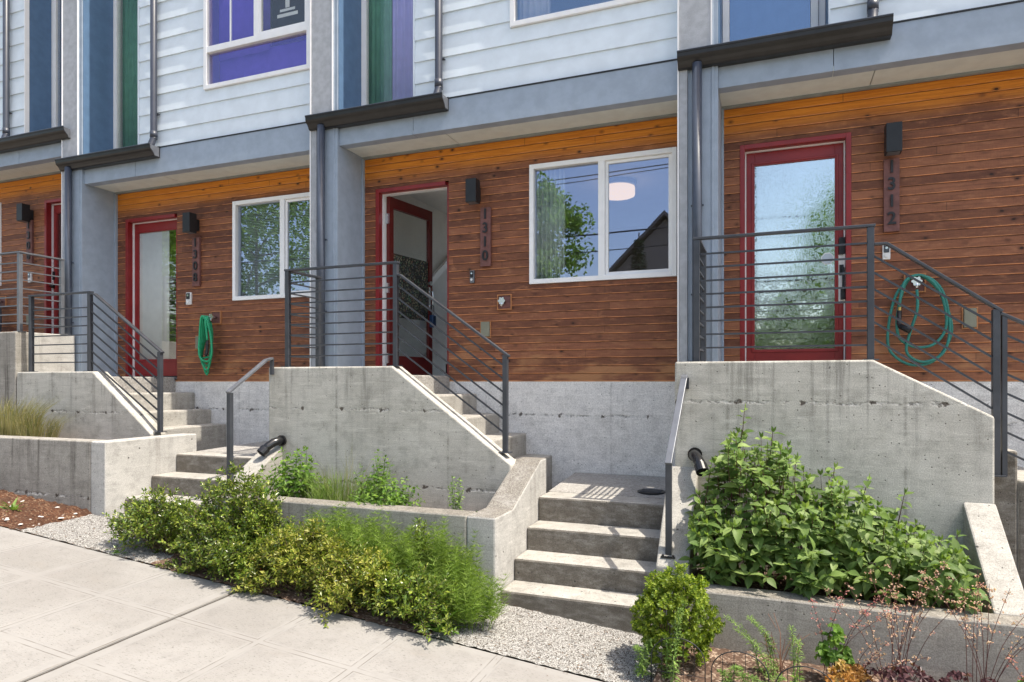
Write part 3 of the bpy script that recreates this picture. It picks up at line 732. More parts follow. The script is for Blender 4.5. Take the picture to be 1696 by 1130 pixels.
# curtains, blinds, and coloured sheets added to paint reflections into the glass
def curtain(x0, x1, y, z0_, z1, mat, label, waves=7, amp=.03, cat='curtain', group=None):
    m = MB(); n = 60; vs = []
    for zz in (z0_, z1):
        for i in range(n+1):
            t = i/n; vs.append((x0+(x1-x0)*t, y+amp*math.sin(t*waves*6.283)*(1.2 if zz == z0_ else .8), zz))
    m.add(vs, [(i, i+1, n+2+i, n+1+i) for i in range(n)])
    o = m.build('curtain', mat, smooth=True)
    sm = o.modifiers.new('thick', 'SOLIDIFY'); sm.thickness = .003
    return tag(o, label, cat, group)
curtain(UNIT[1310][0](1.68), UNIT[1310][0](2.03), 6.93, .9, 2.44, M['curtain'], 'white sheer curtain drawn to the left side of the window by the open door')
curtain(UNIT[1310][0](3.12), UNIT[1310][0](3.26), 6.93, .9, 2.44, M['curtain'], 'white sheer curtain bunched at the right edge of the window by the open door', 4)
X = UNIT[1308][0]
curtain(X(-.37), X(.42), 6.92, .20, 2.3, plain('pale_door_reflection', (.78, .80, .77), .9, .04), 'pale grey sheet standing in for the pillar reflected in the glass of the 1308 door', 3, .0015)  # pale sheet carries the tone of the pillar mirrored in the door glass
m = MB()
for i in range(58):
    zz = 1.07+i*.0215; m.bar((X(1.70), 6.92, zz), (X(3.20), 6.92, zz), .022, .0015)
m.v = [(v[0], v[1], v[2]+(v[1]-6.92)*.9) for v in m.v]
tag(m.build('window_blind', M['curtain']), 'closed white slatted blind behind the 1308 ground floor window', 'blind')
curtain(X(-.40), X(.0), 6.86, 2.95, 5.5, M['refl_green'], 'green sheet standing in for the reflection in the tall stair window above the 1308 gutter', 5, .01)  # added sheet, colours in the green mirror image of the pillar side
curtain(X(1.62), X(3.2), 6.62, 3.5, 4.12, M['refl_violet'], 'violet panel standing in for reflected sky behind the lower sash of the upper 1308 window', 3, .004)  # added panel, paints the violet sky reflection
curtain(X(1.62), X(2.44), 6.60, 4.08, 5.4, M['refl_violet'], 'violet panel standing in for reflected sky behind the left half of the upper 1308 window', 3, .008)  # same violet reflection painted behind the left light
curtain(X(2.46), X(3.2), 6.60, 4.13, 5.4, plain('dark_interior_panel', (.03, .027, .027), .9, .1), 'dark panel standing in for the dim interior behind the right half of the upper 1308 window', 3, .006)  # added dark panel, paints the darkness of the room behind
PP = empty('paper_note', (X(2.85), 6.44, 4.4), 'pale torn paper note stuck inside the upper 1308 window', 'paper')
for a, b, c, d in ((2.68, 2.98, 4.335, 4.375), (2.72, 2.94, 4.40, 4.43), (2.80, 2.86, 4.44, 4.56), (2.76, 2.92, 4.57, 4.60)):
    m = MB(); m.box(X(a), X(b), 6.440, 6.441, c, d); m.build('strip', M['whiteplastic'], PP)
X = UNIT[1310][0]
curtain(X(-.40), X(-.08), 6.86, 2.95, 5.5, M['refl_green'], 'green sheet standing in for the reflection at the left of the tall stair window above the 1310 gutter', 5, .01)  # added sheet for the pillar's greenish reflection
curtain(X(-.08), X(.40), 6.87, 2.95, 5.5, M['refl_lav'], 'lavender sheet standing in for reflected sky beside the green one above the 1310 gutter', 5, .01)  # added sheet, colours in the purple sky reflection
curtain(X(1.64), X(1.98), 6.56, 3.5, 5.4, M['curtain'], 'pale curtain at the left of the upper window of house 1310', 5, .02)
X = UNIT[1312][0]
curtain(X(-.40), X(.40), 6.88, 2.95, 5.5, M['refl_blue'], 'blue sheet standing in for reflected sky, filling the tall stair window above the 1312 gutter', 6, .004)  # added sheet, puts the reflected sky blue behind the pane

# ceiling lamp in the 1310 room
L = empty('ceiling_lamp', (-1.74, 8.16, 2.46), 'lit round drum lamp on the ceiling behind the large window', 'lamp')
m = MB(); m.cyl((-1.74, 8.16, 2.40), (0, 0, 1), .215, .06, 32); m.build('base', plain('blue_grey_lamp_base', (.10, .13, .2), .5), L)
m = MB(); m.cyl((-1.74, 8.16, 2.28), (0, 0, 1), .20, .118, 32); m.build('lamp_shade', emit('warm_lamp_glass', (1., .70, .46), .60), L, bev=.015)

# wall lamps, plaques, bells, taps, outlet covers
def lamp_at(x, z):
    L = empty('wall_lamp', (x, YW, z), 'x', 'wall lamp', 'black box lamps beside the doors')
    m = MB(); m.box(x-.062, x+.062, 6.615, 6.735, z, z+.255); b = m.build('housing', M['black'], L, bev=.004)
    m = MB(); m.box(x-.05, x+.05, 6.627, 6.723, z-.002, z+.006); m.build('lens', M['steel_pale'], b)
    m = MB(); m.box(x-.04, x+.04, 6.735, YW, z+.05, z+.19); m.build('mount', M['black'], L)
    return L
L0 = lamp_at(UNIT[1312][0](1.01), 2.0)
L0['label'] = 'black box lamp above the 1312 number board'
for n, lx in ((1310, 1.05), (1308, 1.05), (1306, .97)):
    X, z0, H = UNIT[n]
    c = copy_tree(L0, (X(lx), YW, z0+1.955)); c['label'] = 'black box lamp above the %d number board' % n
def plaque(n, x, zb):
    X, z0, H = UNIT[n]; x = X(x); zb += z0
    P = empty('number_board', (x, YW, zb), 'dark wooden board with the house number %d in black numerals' % n, 'house number', 'vertical house number boards')
    m = MB(); m.box(x-.062, x+.062, 6.765, YW-.001, zb, zb+.65); m.build('board', M['plaque'], P, bev=.003)
    for i, ch in enumerate(str(n)):
        vs, fs = digits_mesh(ch); m = MB()
        m.add([(x+v[0]*.95, 6.756-v[2], zb+.525-i*.153+v[1]) for v in vs], [f[::-1] for f in fs]); m.build('numeral', M['digit'], P, fix=True)
plaque(1312, 1.012, 1.335); plaque(1310, 1.160, 1.27); plaque(1308, 1.06, 1.265); plaque(1306, .985, 1.345)
def bell(n, x, z, h, w_, mat, face, label):
    X, z0, H = UNIT[n]; x = X(x); z += z0
    B = empty('doorbell', (x, YW, z), label, 'doorbell', 'doorbells by the doors')
    m = MB(); m.box(x-w_/2, x+w_/2, 6.768, YW, z, z+h); m.build('body', mat, B, bev=.006)
    m = MB(); m.box(x-w_*.36, x+w_*.36, 6.762, 6.768, z+h*.45, z+h*.93); f = m.build('face_plate', face, B, bev=.003)
    m = MB(); m.cyl((x, 6.763, z+h*.26), (0, -1, 0), w_*.26, .004, 14); m.build('button', M['whiteplastic'] if face is not M['whiteplastic'] else M['steel_pale'], B)
    m = MB(); m.cyl((x, 6.763, z+h*.75), (0, -1, 0), w_*.18, .004, 12); m.build('camera_lens', M['chrome'], B)
bell(1310, .995, 1.095, .14, .052, M['steel_pale'], M['black'], 'slim grey and black video doorbell below the 1310 board')
bell(1308, .925, 1.025, .165, .085, M['whiteplastic'], M['black'], 'white doorbell with black face below the 1308 board')
bell(1312, .972, 1.09, .135, .062, M['whiteplastic'], M['steel'], 'white framed doorbell by the corner of the right railing')
bell(1306, .985, 1.06, .16, .065, M['whiteplastic'], M['steel_pale'], 'white doorbell below the 1306 board')
trimwood = plain('raw_cedar_trim', (.45, .19, .08), .7, .15)
def spigot(n, x, z, label):
    X, z0, H = UNIT[n]; x = X(x); z += z0
    B = empty('garden_tap', (x, YW, z), label, 'garden tap', 'wall taps on the wood cladding')
    m = MB(); frame(m, x-.085, x+.085, z-.085, z+.085, .012, 6.782, YW); m.build('surround', trimwood, B)
    m = MB(); m.box(x-.072, x+.072, 6.792, 6.799, z-.072, z+.072); m.build('back_plate', M['plaque'], B)
    m = MB(); m.tube([(x, 6.80, z), (x, 6.72, z)], .016, 12); m.tube([(x, 6.735, z), (x, 6.71, z-.02), (x, 6.70, z-.055)], .013, 10); b = m.build('spout', M['chrome'], B, smooth=True)
    m = MB(); m.cyl((x, 6.712, z+.004), (0, -1, 0), .034, .012, 10)
    for i in range(6): a = i*1.047; m.cyl((x+.032*math.cos(a), 6.714, z+.004+.032*math.sin(a)), (0, -1, 0), .011, .016, 8)
    m.build('handwheel', M['chrome'], B)
spigot(1310, 1.378, .868, 'chrome tap in a framed recess left of the large window, no hose on it')
spigot(1308, 1.385, .84, 'chrome tap holding the bright green hose')
spigot(1312, 1.195, .87, 'chrome tap holding the teal hose')
spigot(1306, 1.98-.35, .80, 'tap holding the grey hose at the far left')
def outlet(n, x, z, w_, h, label):
    X, z0, H = UNIT[n]; x = X(x); z += z0
    B = empty('outlet_cover', (x, YW, z), label, 'outlet cover', 'outlet covers on the wood cladding')
    m = MB(); m.box(x-w_/2, x+w_/2, 6.775, YW, z, z+h); m.build('cover', M['beige'], B, bev=.008)
    m = MB(); frame(m, x-w_/2-.012, x+w_/2+.012, z-.012, z+h+.012, .010, 6.79, YW); m.build('surround', trimwood, B)
outlet(1310, 1.15, .495, .105, .165, 'grey green outlet cover behind the sloping 1310 railing')
outlet(1308, 1.085, .435, .09, .165, 'grey outlet cover left of the green hose')
outlet(1312, 1.608, .465, .095, .165, 'grey green outlet cover right of the teal hose')
outlet(1306, 1.02, .42, .09, .16, 'outlet cover behind the raised railing at far left')

# hoses
def hose_path(pts, sub=10):
    P = [Vector(p) for p in pts]; out = []
    for i in range(len(P)-1):
        p0 = P[max(i-1, 0)]; p1 = P[i]; p2 = P[i+1]; p3 = P[min(i+2, len(P)-1)]
        for k in range(sub):
            t = k/sub
            out.append(.5*((2*p1)+(p2-p0)*t+(2*p0-5*p1+4*p2-p3)*t*t+(3*p1-p0-3*p2+p3)*t**3))
    out.append(P[-1]); return out
X, z0, H = UNIT[1308]
hx, hz = X(1.335), .83
B = empty('garden_hose', (hx, 6.70, hz-.6), 'bright green garden hose hung in long narrow loops on the 1308 wall', 'garden hose', 'garden hoses hung on the walls')
m = MB(); r_ = random.Random(3); pts = []
for i in range(5):
    yy = 6.735-.022*i; w1 = .045+.015*i; bot = hz-.74+.09*((i*2) % 5)/1.6
    lean = -.06+.028*i
    pts += [(hx-.02*i*.5, yy, hz+.02), (hx-w1+lean*.4, yy, hz-.25), (hx-w1+lean-.02, yy-.01, hz-.5), (hx+lean*.8, yy, bot), (hx+w1+lean*.5, yy-.01, hz-.48), (hx+w1*.9, yy, hz-.2)]
pts += [(hx+.03, 6.63, hz), (hx+.055, 6.64, hz-.3)]
m.tube(hose_path(pts, 6), .0135, 8); m.build('hose', M['hose_green'], B, smooth=True)
m = MB(); m.tube([(hx+.055, 6.64, hz-.3), (hx+.058, 6.635, hz-.37), (hx+.06, 6.63, hz-.45), (hx+.07, 6.60, hz-.5)], .017, 10); m.tube([(hx+.056, 6.638, hz-.33), (hx+.056, 6.638, hz-.38)], .02, 10); m.build('nozzle', M['black'], B, smooth=True)
X, z0, H = UNIT[1312]
hx, hz = X(1.195), .87
B = empty('garden_hose', (hx, 6.70, hz-.7), 'teal garden hose hung in wide round loops on the 1312 wall', 'garden hose', 'garden hoses hung on the walls')
m = MB(); pts = [(hx, 6.70, hz-.07), (hx+.0, 6.69, hz-.25), (hx-.055, 6.70, hz-.45), (hx-.075, 6.70, hz-.62), (hx+.05, 6.71, hz-.70), (hx+.20, 6.71, hz-.62), (hx+.25, 6.72, hz-.4), (hx+.20, 6.72, hz-.1), (hx+.08, 6.72, hz+.04), (hx-.05, 6.73, hz+.03),
  (hx-.16, 6.73, hz-.12), (hx-.215, 6.73, hz-.4), (hx-.20, 6.73, hz-.60), (hx-.05, 6.74, hz-.72), (hx+.12, 6.74, hz-.70), (hx+.235, 6.74, hz-.55), (hx+.265, 6.74, hz-.36), (hx+.17, 6.74, hz-.08), (hx+.05, 6.745, hz+.045), (hx-.06, 6.74, hz+.02), (hx-.12, 6.73, hz-.14), (hx-.15, 6.72, hz-.36), (hx-.12, 6.72, hz-.50), (hx+.0, 6.72, hz-.57), (hx+.14, 6.72, hz-.54), (hx+.225, 6.72, hz-.38), (hx+.18, 6.715, hz-.1), (hx+.05, 6.71, hz+.05), (hx-.08, 6.70, hz+.02), (hx-.125, 6.69, hz-.12), (hx-.135, 6.68, hz-.22)]
m.tube(hose_path(pts, 7), .0122, 8); m.build('hose', M['hose_teal'], B, smooth=True)
m = MB(); m.tube([(hx-.135, 6.68, hz-.22), (hx-.137, 6.68, hz-.25)], .014, 10); m.build('coupling', M['brass'], B)
m = MB(); m.tube([(hx-.137, 6.68, hz-.25), (hx-.14, 6.675, hz-.36), (hx-.13, 6.66, hz-.40)], .019, 10); m.tube([(hx-.14, 6.665, hz-.385), (hx-.085, 6.64, hz-.415), (hx-.06, 6.63, hz-.425)], .022, 12, True, .034); m.build('nozzle', M['black'], B, smooth=True)
X, z0, H = UNIT[1306]
hx, hz = X(1.63)-.03, z0+.78
B = empty('garden_hose', (hx, 6.70, hz-.5), 'grey garden hose looped on the wall of the leftmost house', 'garden hose', 'garden hoses hung on the walls')
pts = []
for i in range(5):
    yy = 6.74-.02*i; w1 = .07+.02*i
    pts += [(hx, yy, hz+.03), (hx-w1, yy, hz-.15), (hx-w1-.01, yy, hz-.45), (hx-.02*i+.03, yy, hz-.62+.03*i), (hx+w1, yy, hz-.42), (hx+w1, yy, hz-.12)]
m = MB(); m.tube(hose_path(pts, 6), .012, 8); m.build('hose', M['hose_grey'], B, smooth=True)

# ------------------------------------------------------------------ entry stairs and concrete walls
YF, YB = 5.50, 5.70
def wall_thing(name, loc, label, cat, group): return empty(name, loc, label, cat, group)
def retaining(poly, ret, label, mat, extra=None):
    W = empty('retaining_wall', (poly[0][0], YF, -2.3), label, 'concrete wall', 'poured concrete entry walls')
    m = MB(); m.prism(poly, 'y', YF, YB); m.build('front_wall', mat, W, bev=.014, fix=True)
    if ret:
        m = MB(); m.box(ret[0], ret[1], YB+.001, ret[2], -2.3, ret[3]); m.build('side_wall', M['conc_pale'], W, bev=.012)
    return W
retaining([(-4.80, -2.3), (-4.80, .146), (-3.345, .146), (-2.13, -.735), (-2.13, -2.3)], (-4.80, -4.60, 6.24, .146), 'grey concrete entry wall with sloping top, in front of the open door', M['conc_wall_low'])
retaining([(-.715, -2.3), (-.715, .158), (.705, .158), (1.449, -.245), (1.449, -2.3)], (-.715, -.515, 6.24, .158), 'grey concrete entry wall with sloping top, behind the big leafy shrub', M['conc_wall'])
retaining([(-8.68, -2.3), (-8.68, .117), (-7.36, .117), (-6.43, -.585), (-6.43, -2.3)], None, 'grey concrete entry wall with sloping top, below the 1308 door', M['conc_1308'])
retaining([(-13.5, -2.3), (-13.5, .62), (-8.70, .62), (-8.70, -2.3)], (-8.90, -8.70, 6.26, .62), 'tall concrete landing wall at the far left with a bright end', M['conc_plant'])

def steps_up(xs, zs, y0, y1, parent, mat):
    for i in range(len(zs)):
        m = MB(); m.box(xs[i], xs[i+1], y0, y1, -2.3, zs[i]); m.build('step', mat, parent, bev=.018)
def stair(label, X0, upx, upz, mid, low, xl, xr, base):
    T = empty('entry_stair', base, label, 'stairs', 'concrete entry stairs')
    m = MB(); m.box(X0, upx[0], YB+.002, YW+.002, -2.3, upz[0]); m.build('upper_landing', M['conc_agg'], T, bev=.012)
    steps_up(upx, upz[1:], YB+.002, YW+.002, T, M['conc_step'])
    zb, zf, yf = mid
    m = MB(); x0 = upx[-1]
    m.prism([(yf+.30, -2.3), (yf+.30, zf+.02), (YW+.002, zb), (YW+.002, -2.3)], 'x', xl+.001, xr-.001); m.build('landing', M['conc_agg'], T, fix=True)
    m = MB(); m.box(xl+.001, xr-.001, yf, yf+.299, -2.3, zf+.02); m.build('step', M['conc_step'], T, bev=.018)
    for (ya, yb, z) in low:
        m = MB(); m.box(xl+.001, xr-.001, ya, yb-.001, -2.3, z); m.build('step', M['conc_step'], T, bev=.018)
    return T
T10 = stair('concrete entry stair with eight steps leading to the open 1310 door', -4.60, [-3.377, -3.04, -2.765, -2.455, -2.161], [.065, -.135, -.35, -.557, -.78],
      (-.955, -1.035, 5.59), [(5.29, 5.59, -1.222), (4.99, 5.29, -1.410), (4.70, 4.99, -1.582)], -1.91, -.765, (-2, 5.6, -1.8))
T08 = stair('concrete entry stair leading to the 1308 door, partly behind the glossy shrubs', -8.69, [-7.50, -7.157, -6.875, -6.619], [.06, -.142, -.362, -.55],
      (-.757, -.80, 5.43), [(5.12, 5.43, -.972), (4.815, 5.12, -1.155)], -5.99, -4.85, (-6, 5.6, -1.4))
# 1312 flight beyond the right-hand wall
T12 = empty('entry_stair', (1.2, 5.9, -2), 'concrete entry stair at the right edge below the 1312 door', 'stairs', 'concrete entry stairs')
m = MB(); m.box(-.51, .74, YB+.002, YW+.002, -2.3, .065); m.build('upper_landing', M['conc_agg'], T12, bev=.012)
for i, z in enumerate((-.12, -.30, -.49, -.70)):
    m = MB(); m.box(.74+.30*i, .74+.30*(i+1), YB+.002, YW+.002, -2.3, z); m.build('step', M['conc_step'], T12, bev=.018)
m = MB(); m.box(1.94, 3.2, 5.55, YW+.002, -2.3, -.92); m.build('landing', M['conc_agg'], T12)
# cheek walls beside the lower flights
def cheek(T, x0, x1, prof, mat): 
    m = MB(); m.prism(prof, 'x', x0, x1); return m.build('cheek_wall', M['conc_cheek'], T, bev=.012, fix=True)
cheek(T10, -.764, -.532, [(YF-.001, -2.3), (YF-.001, -.68), (4.85, -1.325), (4.85, -2.3)], M['conc_step'])
cheek(T08, -4.849, -4.615, [(YF-.001, -2.3), (YF-.001, -.655), (4.90, -1.01), (4.90, -2.3)], M['conc_step'])

# planter walls
P = empty('planter_wall', (-2, 4.7, -1.7), 'low concrete planter wall behind the feathery green plants, with a ramped return', 'planter wall', 'concrete planter walls')
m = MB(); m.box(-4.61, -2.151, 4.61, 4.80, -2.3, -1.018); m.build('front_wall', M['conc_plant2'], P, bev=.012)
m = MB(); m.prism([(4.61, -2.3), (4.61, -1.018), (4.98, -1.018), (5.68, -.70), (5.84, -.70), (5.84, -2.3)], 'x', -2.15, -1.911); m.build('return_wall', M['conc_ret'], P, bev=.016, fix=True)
P = empty('planter_wall', (-7, 4.7, -1.3), 'tall stained concrete planter wall at the lower left holding dry grass', 'planter wall', 'concrete planter walls')
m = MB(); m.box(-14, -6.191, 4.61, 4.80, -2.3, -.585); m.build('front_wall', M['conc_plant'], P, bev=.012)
m = MB(); m.box(-6.19, -5.991, 4.61, 5.72, -2.3, -.585); m.build('return_wall', M['conc_pale'], P, bev=.012)
P = empty('planter_wall', (.5, 4.7, -1.8), 'low concrete planter wall in front of the big leafy shrub', 'planter wall', 'concrete planter walls')
m = MB(); m.box(-.53, 3.4, 4.61, 4.80, -2.5, -1.395); m.build('front_wall', M['conc_plant2'], P, bev=.012)
m = MB(); m.prism([(4.801, -2.3), (4.801, -1.394), (5.499, -.84), (5.499, -2.3)], 'x', 1.26, 1.455); m.build('return_wall', M['conc_cheek'], P, bev=.012, fix=True)

# railings
YR = 5.58
def railing(xl, xc, zb, ret_y, slope, label, nb=8, top=.985, right=True, ST=None):
    ST = ST or M['steel']
    """front section from xl to xc on the wall, returning to ret_y at xl, sloping section from slope=(x0,z0top,x1,z1top,zfoot)"""
    Rl = empty('railing', (xc, YR, zb), label, 'railing', 'charcoal steel railings on the entry walls')
    h = zb+top
    def post(x, y, z0_, z1, mat=None):
        m = MB(); m.box(x-.0225, x+.0225, y-.0225, y+.0225, z0_, z1); p = m.build('post', mat or ST, Rl, bev=.003)
        m = MB(); m.box(x-.05, x+.05, y-.05, y+.05, z0_-.001, z0_+.008); m.build('foot_plate', ST, p)
    post(xc, YR, zb, h)
    if xl is not None:
        post(xl, YR, zb, h)
        m = MB(); m.box(xl-.03, xc+.03, YR-.027, YR+.027, h, h+.02); m.build('top_rail', ST, Rl, bev=.003)
        for i in range(nb):
            m = MB(); zz = zb+.108*(i+1)+.005; m.box(xl+.02, xc-.02, YR-.007, YR+.007, zz-.007, zz+.007); m.build('bar', ST, Rl)
    if ret_y:
        xr_ = xl if right else xc
        post(xr_, ret_y, zb, h, M['steel_pale'] if not right else ST)
        m = MB(); m.box(xr_-.027, xr_+.027, YR+.028, ret_y+.027, h-.002, h+.018); m.build('top_rail', ST, Rl, bev=.003)
        for i in range(nb):
            m = MB(); zz = zb+.108*(i+1)+.005; m.box(xr_-.007, xr_+.007, YR+.02, ret_y-.02, zz-.007, zz+.007); m.build('bar', ST, Rl)
    if slope:
        xa, za, x1, z1, zf, nsl, pitch = slope
        post(x1, YR, zf, z1-.012)
        xa0 = xc+.0225
        m = MB(); m.bar((xa0, YR, za), (xa+.002, YR, za), .048, .018); m.bar((xa, YR, za), (x1+.035, YR, z1-(za-z1)/(x1-xa)*.035), .05, .02); m.build('top_rail', ST, Rl, bev=.003)
        for i in range(nsl):
            dz = pitch*(i+1)
            m = MB(); k = (za-z1)/(x1-xa)
            m.bar((xa0-.005, YR, za+k*(xa-xa0)*.3-dz+.02), (x1-.02, YR, z1+k*.02-dz*.985), .014, .014); m.build('bar', ST, Rl)
    return Rl
railing(-4.62, -3.345, .146, 6.075, (-3.30, 1.02, -2.215, .25, -.64, 6, .122), 'charcoal railing with horizontal bars in front of the open door')
railing(-.55, .697, .158, 6.17, (.80, 1.015, 1.475, .515, -.66, 6, .122), 'charcoal railing with horizontal bars in front of the 1312 door')
railing(-8.53, -7.50, .117, None, (-7.42, 1.032, -6.385, .345, -.57, 7, .117), 'charcoal railing with horizontal bars below the 1308 door', nb=7, top=.93)
railing(-12.8, -8.745, .62, 6.11, None, 'paler steel railing around the raised landing at the far left', right=False, ST=M['steel_pale'])
# sloping second rail at the right edge
def handrail(pts, foot, label, stub=None, bars=False):
    Hh = empty('handrail', pts[-1], label, 'handrail', 'single steel handrails beside the steps')
    m = MB()
    for a, b in zip(pts[:-1], pts[1:]): m.bar(a, b, .05, .022)
    m.build('rail', M['steel_pale'] if not bars else M['steel'], Hh, bev=.003)
    m = MB(); q = pts[-1]; y = q[1]+.03 if not bars else q[1]
    m.box(q[0]-.022, q[0]+.022, y-.022, y+.022, foot, q[2]+.0); p = m.build('post', M['steel'], Hh, bev=.003)
    m = MB(); m.box(q[0]-.05, q[0]+.05, y-.05, y+.05, foot, foot+.010)
    for i in (-1, 1):
        for j in (-1, 1): m.cyl((q[0]+.036*i, y+.036*j, foot+.01), (0, 0, 1), .009, .012, 6)
    m.build('foot_plate', M['black'], p)
    if stub:
        m = MB(); m.box(stub[0]-.018, stub[0]+.018, stub[1]-.012, stub[1]+.012, stub[3], stub[2]); m.build('bracket', M['steel'], Hh)
    return Hh
handrail([(-4.745, 5.485, .235), (-4.745, 5.40, .215), (-4.765, 4.91, -.105)], -.985, 'grey handrail beside the lower 1308 steps', (-4.745, 5.487, .23, .07))
handrail([(-.635, 5.485, .045), (-.635, 5.43, .02), (-.685, 4.91, -.595)], -1.272, 'grey handrail beside the lower 1310 steps', (-.62, 5.487, .03, -.06))
Rr = empty('railing', (1.52, 5.58, -.6), 'second dark sloping railing cut off by the right edge', 'railing', 'charcoal steel railings on the entry walls')
m = MB(); m.box(1.508, 1.538, YR-.02, YR+.02, -.66, .47); m.build('post', M['steel'], Rr)
m = MB(); m.bar((1.50, YR, .475), (3.1, YR, -.37), .05, .02); m.build('top_rail', M['steel'], Rr, bev=.003)
for i in range(7):
    m = MB(); d = .135*(i+1); m.bar((1.53, YR, .46-d), (3.1, YR, -.37-d), .014, .014); m.build('bar', M['steel'], Rr)

# overflow drain elbows
def elbow(x, z, flip, label):
    B = empty('drain_pipe', (x, YF, z), label, 'drain pipe', 'black plastic overflow elbows')
    s = -1 if flip else 1
    m = MB(); m.tube([(x, YF+.02, z), (x, YF-.07, z), (x+s*.02, YF-.11, z-.012), (x+s*.05, YF-.16, z-.05), (x+s*.065, YF-.20, z-.085)], .042, 18); b = m.build('elbow', M['pvc'], B, smooth=True)
    m = MB(); m.tube([(x, YF-.008, z), (x, YF-.03, z)], .056, 18); m.build('collar', M['pvc'], B); m = MB(); m.tube([(x+s*.058, YF-.18, z-.066), (x+s*.078, YF-.225, z-.112)], .050, 18); m.build('collar', M['pvc'], B)
    m = MB(); e0 = Vector((x+s*.0785, YF-.226, z-.1135)); dd = Vector((s*.02, -.045, -.046)).normalized(); m.tube([e0, e0+dd*.002], .040, 18); m.build('opening', plain('pipe_inside', (.004, .004, .004), .9), b)
elbow(-4.62, -.60, True, 'black plastic pipe elbow at the left end of the 1310 wall')
elbow(-.555, -.58, False, 'black plastic pipe elbow half hidden by the big leafy shrub')
B = empty('drain_cover', (-1.0, 6.1, -1.0), 'round black drain cover on the 1310 lower landing', 'drain cover')
m = MB(); m.tube([(-1.0, 6.1, -1.02), (-1.0, 6.1, -.992)], .125, 28); m.build('rim', M['black'], B)
m = MB()
for i in range(7): m.box(-1.09, -.91, 6.02+.025*i, 6.031+.025*i, -.992, -.986)
m.build('grate', M['steel'], B)
# ------------------------------------------------------------------ planting
U_ = lambda a, b: rnd.uniform(a, b)
def rvec():
    while True:
        v = Vector((U_(-1, 1), U_(-1, 1), U_(-1, 1)))
        if .05 < v.length < 1: return v.normalized()
F_dark = foliage('glossy_green_leaves', [(.045, .09, .015), (.10, .165, .024), (.18, .25, .036), (.33, .37, .07)], .27, .22, .6)
F_yel = foliage('yellow_green_leaves', [(.06, .11, .016), (.16, .21, .030), (.30, .32, .055), (.46, .44, .12)], .35, .3, .45)
F_horse = foliage('feathery_bright_green', [(.09, .155, .028), (.16, .25, .045), (.24, .33, .075)], .6, .35, .2)
F_dog = foliage('broad_soft_green_leaves', [(.075, .135, .035), (.115, .19, .05), (.165, .25, .068), (.25, .34, .11)], .52, .34, .3)
F_lime = foliage('lime_leaves', [(.085, .145, .018), (.17, .24, .028), (.31, .37, .06)], .45, .35, .3)
F_weed = foliage('weed_leaves', [(.07, .15, .025), (.12, .23, .035), (.20, .31, .055)], .5, .35, .3)
F_art = foliage('grey_green_weed_leaves', [(.13, .22, .06), (.19, .30, .08), (.26, .36, .12)], .6, .3, .2)
F_grass = foliage('dry_grass_blades', [(.22, .20, .09), (.34, .29, .15), (.14, .17, .06), (.46, .40, .24)], .7, .3, .2)
F_grass2 = foliage('green_grass_blades', [(.10, .17, .035), (.17, .25, .06), (.24, .28, .10)], .6, .3, .2)
F_purple = foliage('dark_purple_leaves', [(.06, .022, .028), (.11, .045, .05), (.17, .09, .09)], .4, .2, .4)
F_orange = foliage('orange_leaves', [(.32, .14, .035), (.44, .24, .07), (.55, .42, .16)], .45, .3, .35)
F_red = foliage('red_leaves', [(.26, .012, .016), (.38, .025, .022), (.20, .05, .02)], .4, .25, .4)
F_flow = foliage('cream_pink_florets', [(.62, .42, .33), (.70, .52, .40), (.55, .25, .24)], .6, .3, .2)
F_pink = foliage('pink_florets', [(.55, .16, .17), (.62, .27, .27), (.55, .36, .30)], .6, .3, .2)
TW = plain('brown_twigs', (.10, .065, .04), .8, .2)
TWR = plain('dark_red_stems', (.085, .028, .024), .6, .2)
TWG = plain('green_stems', (.12, .20, .05), .6, .15)

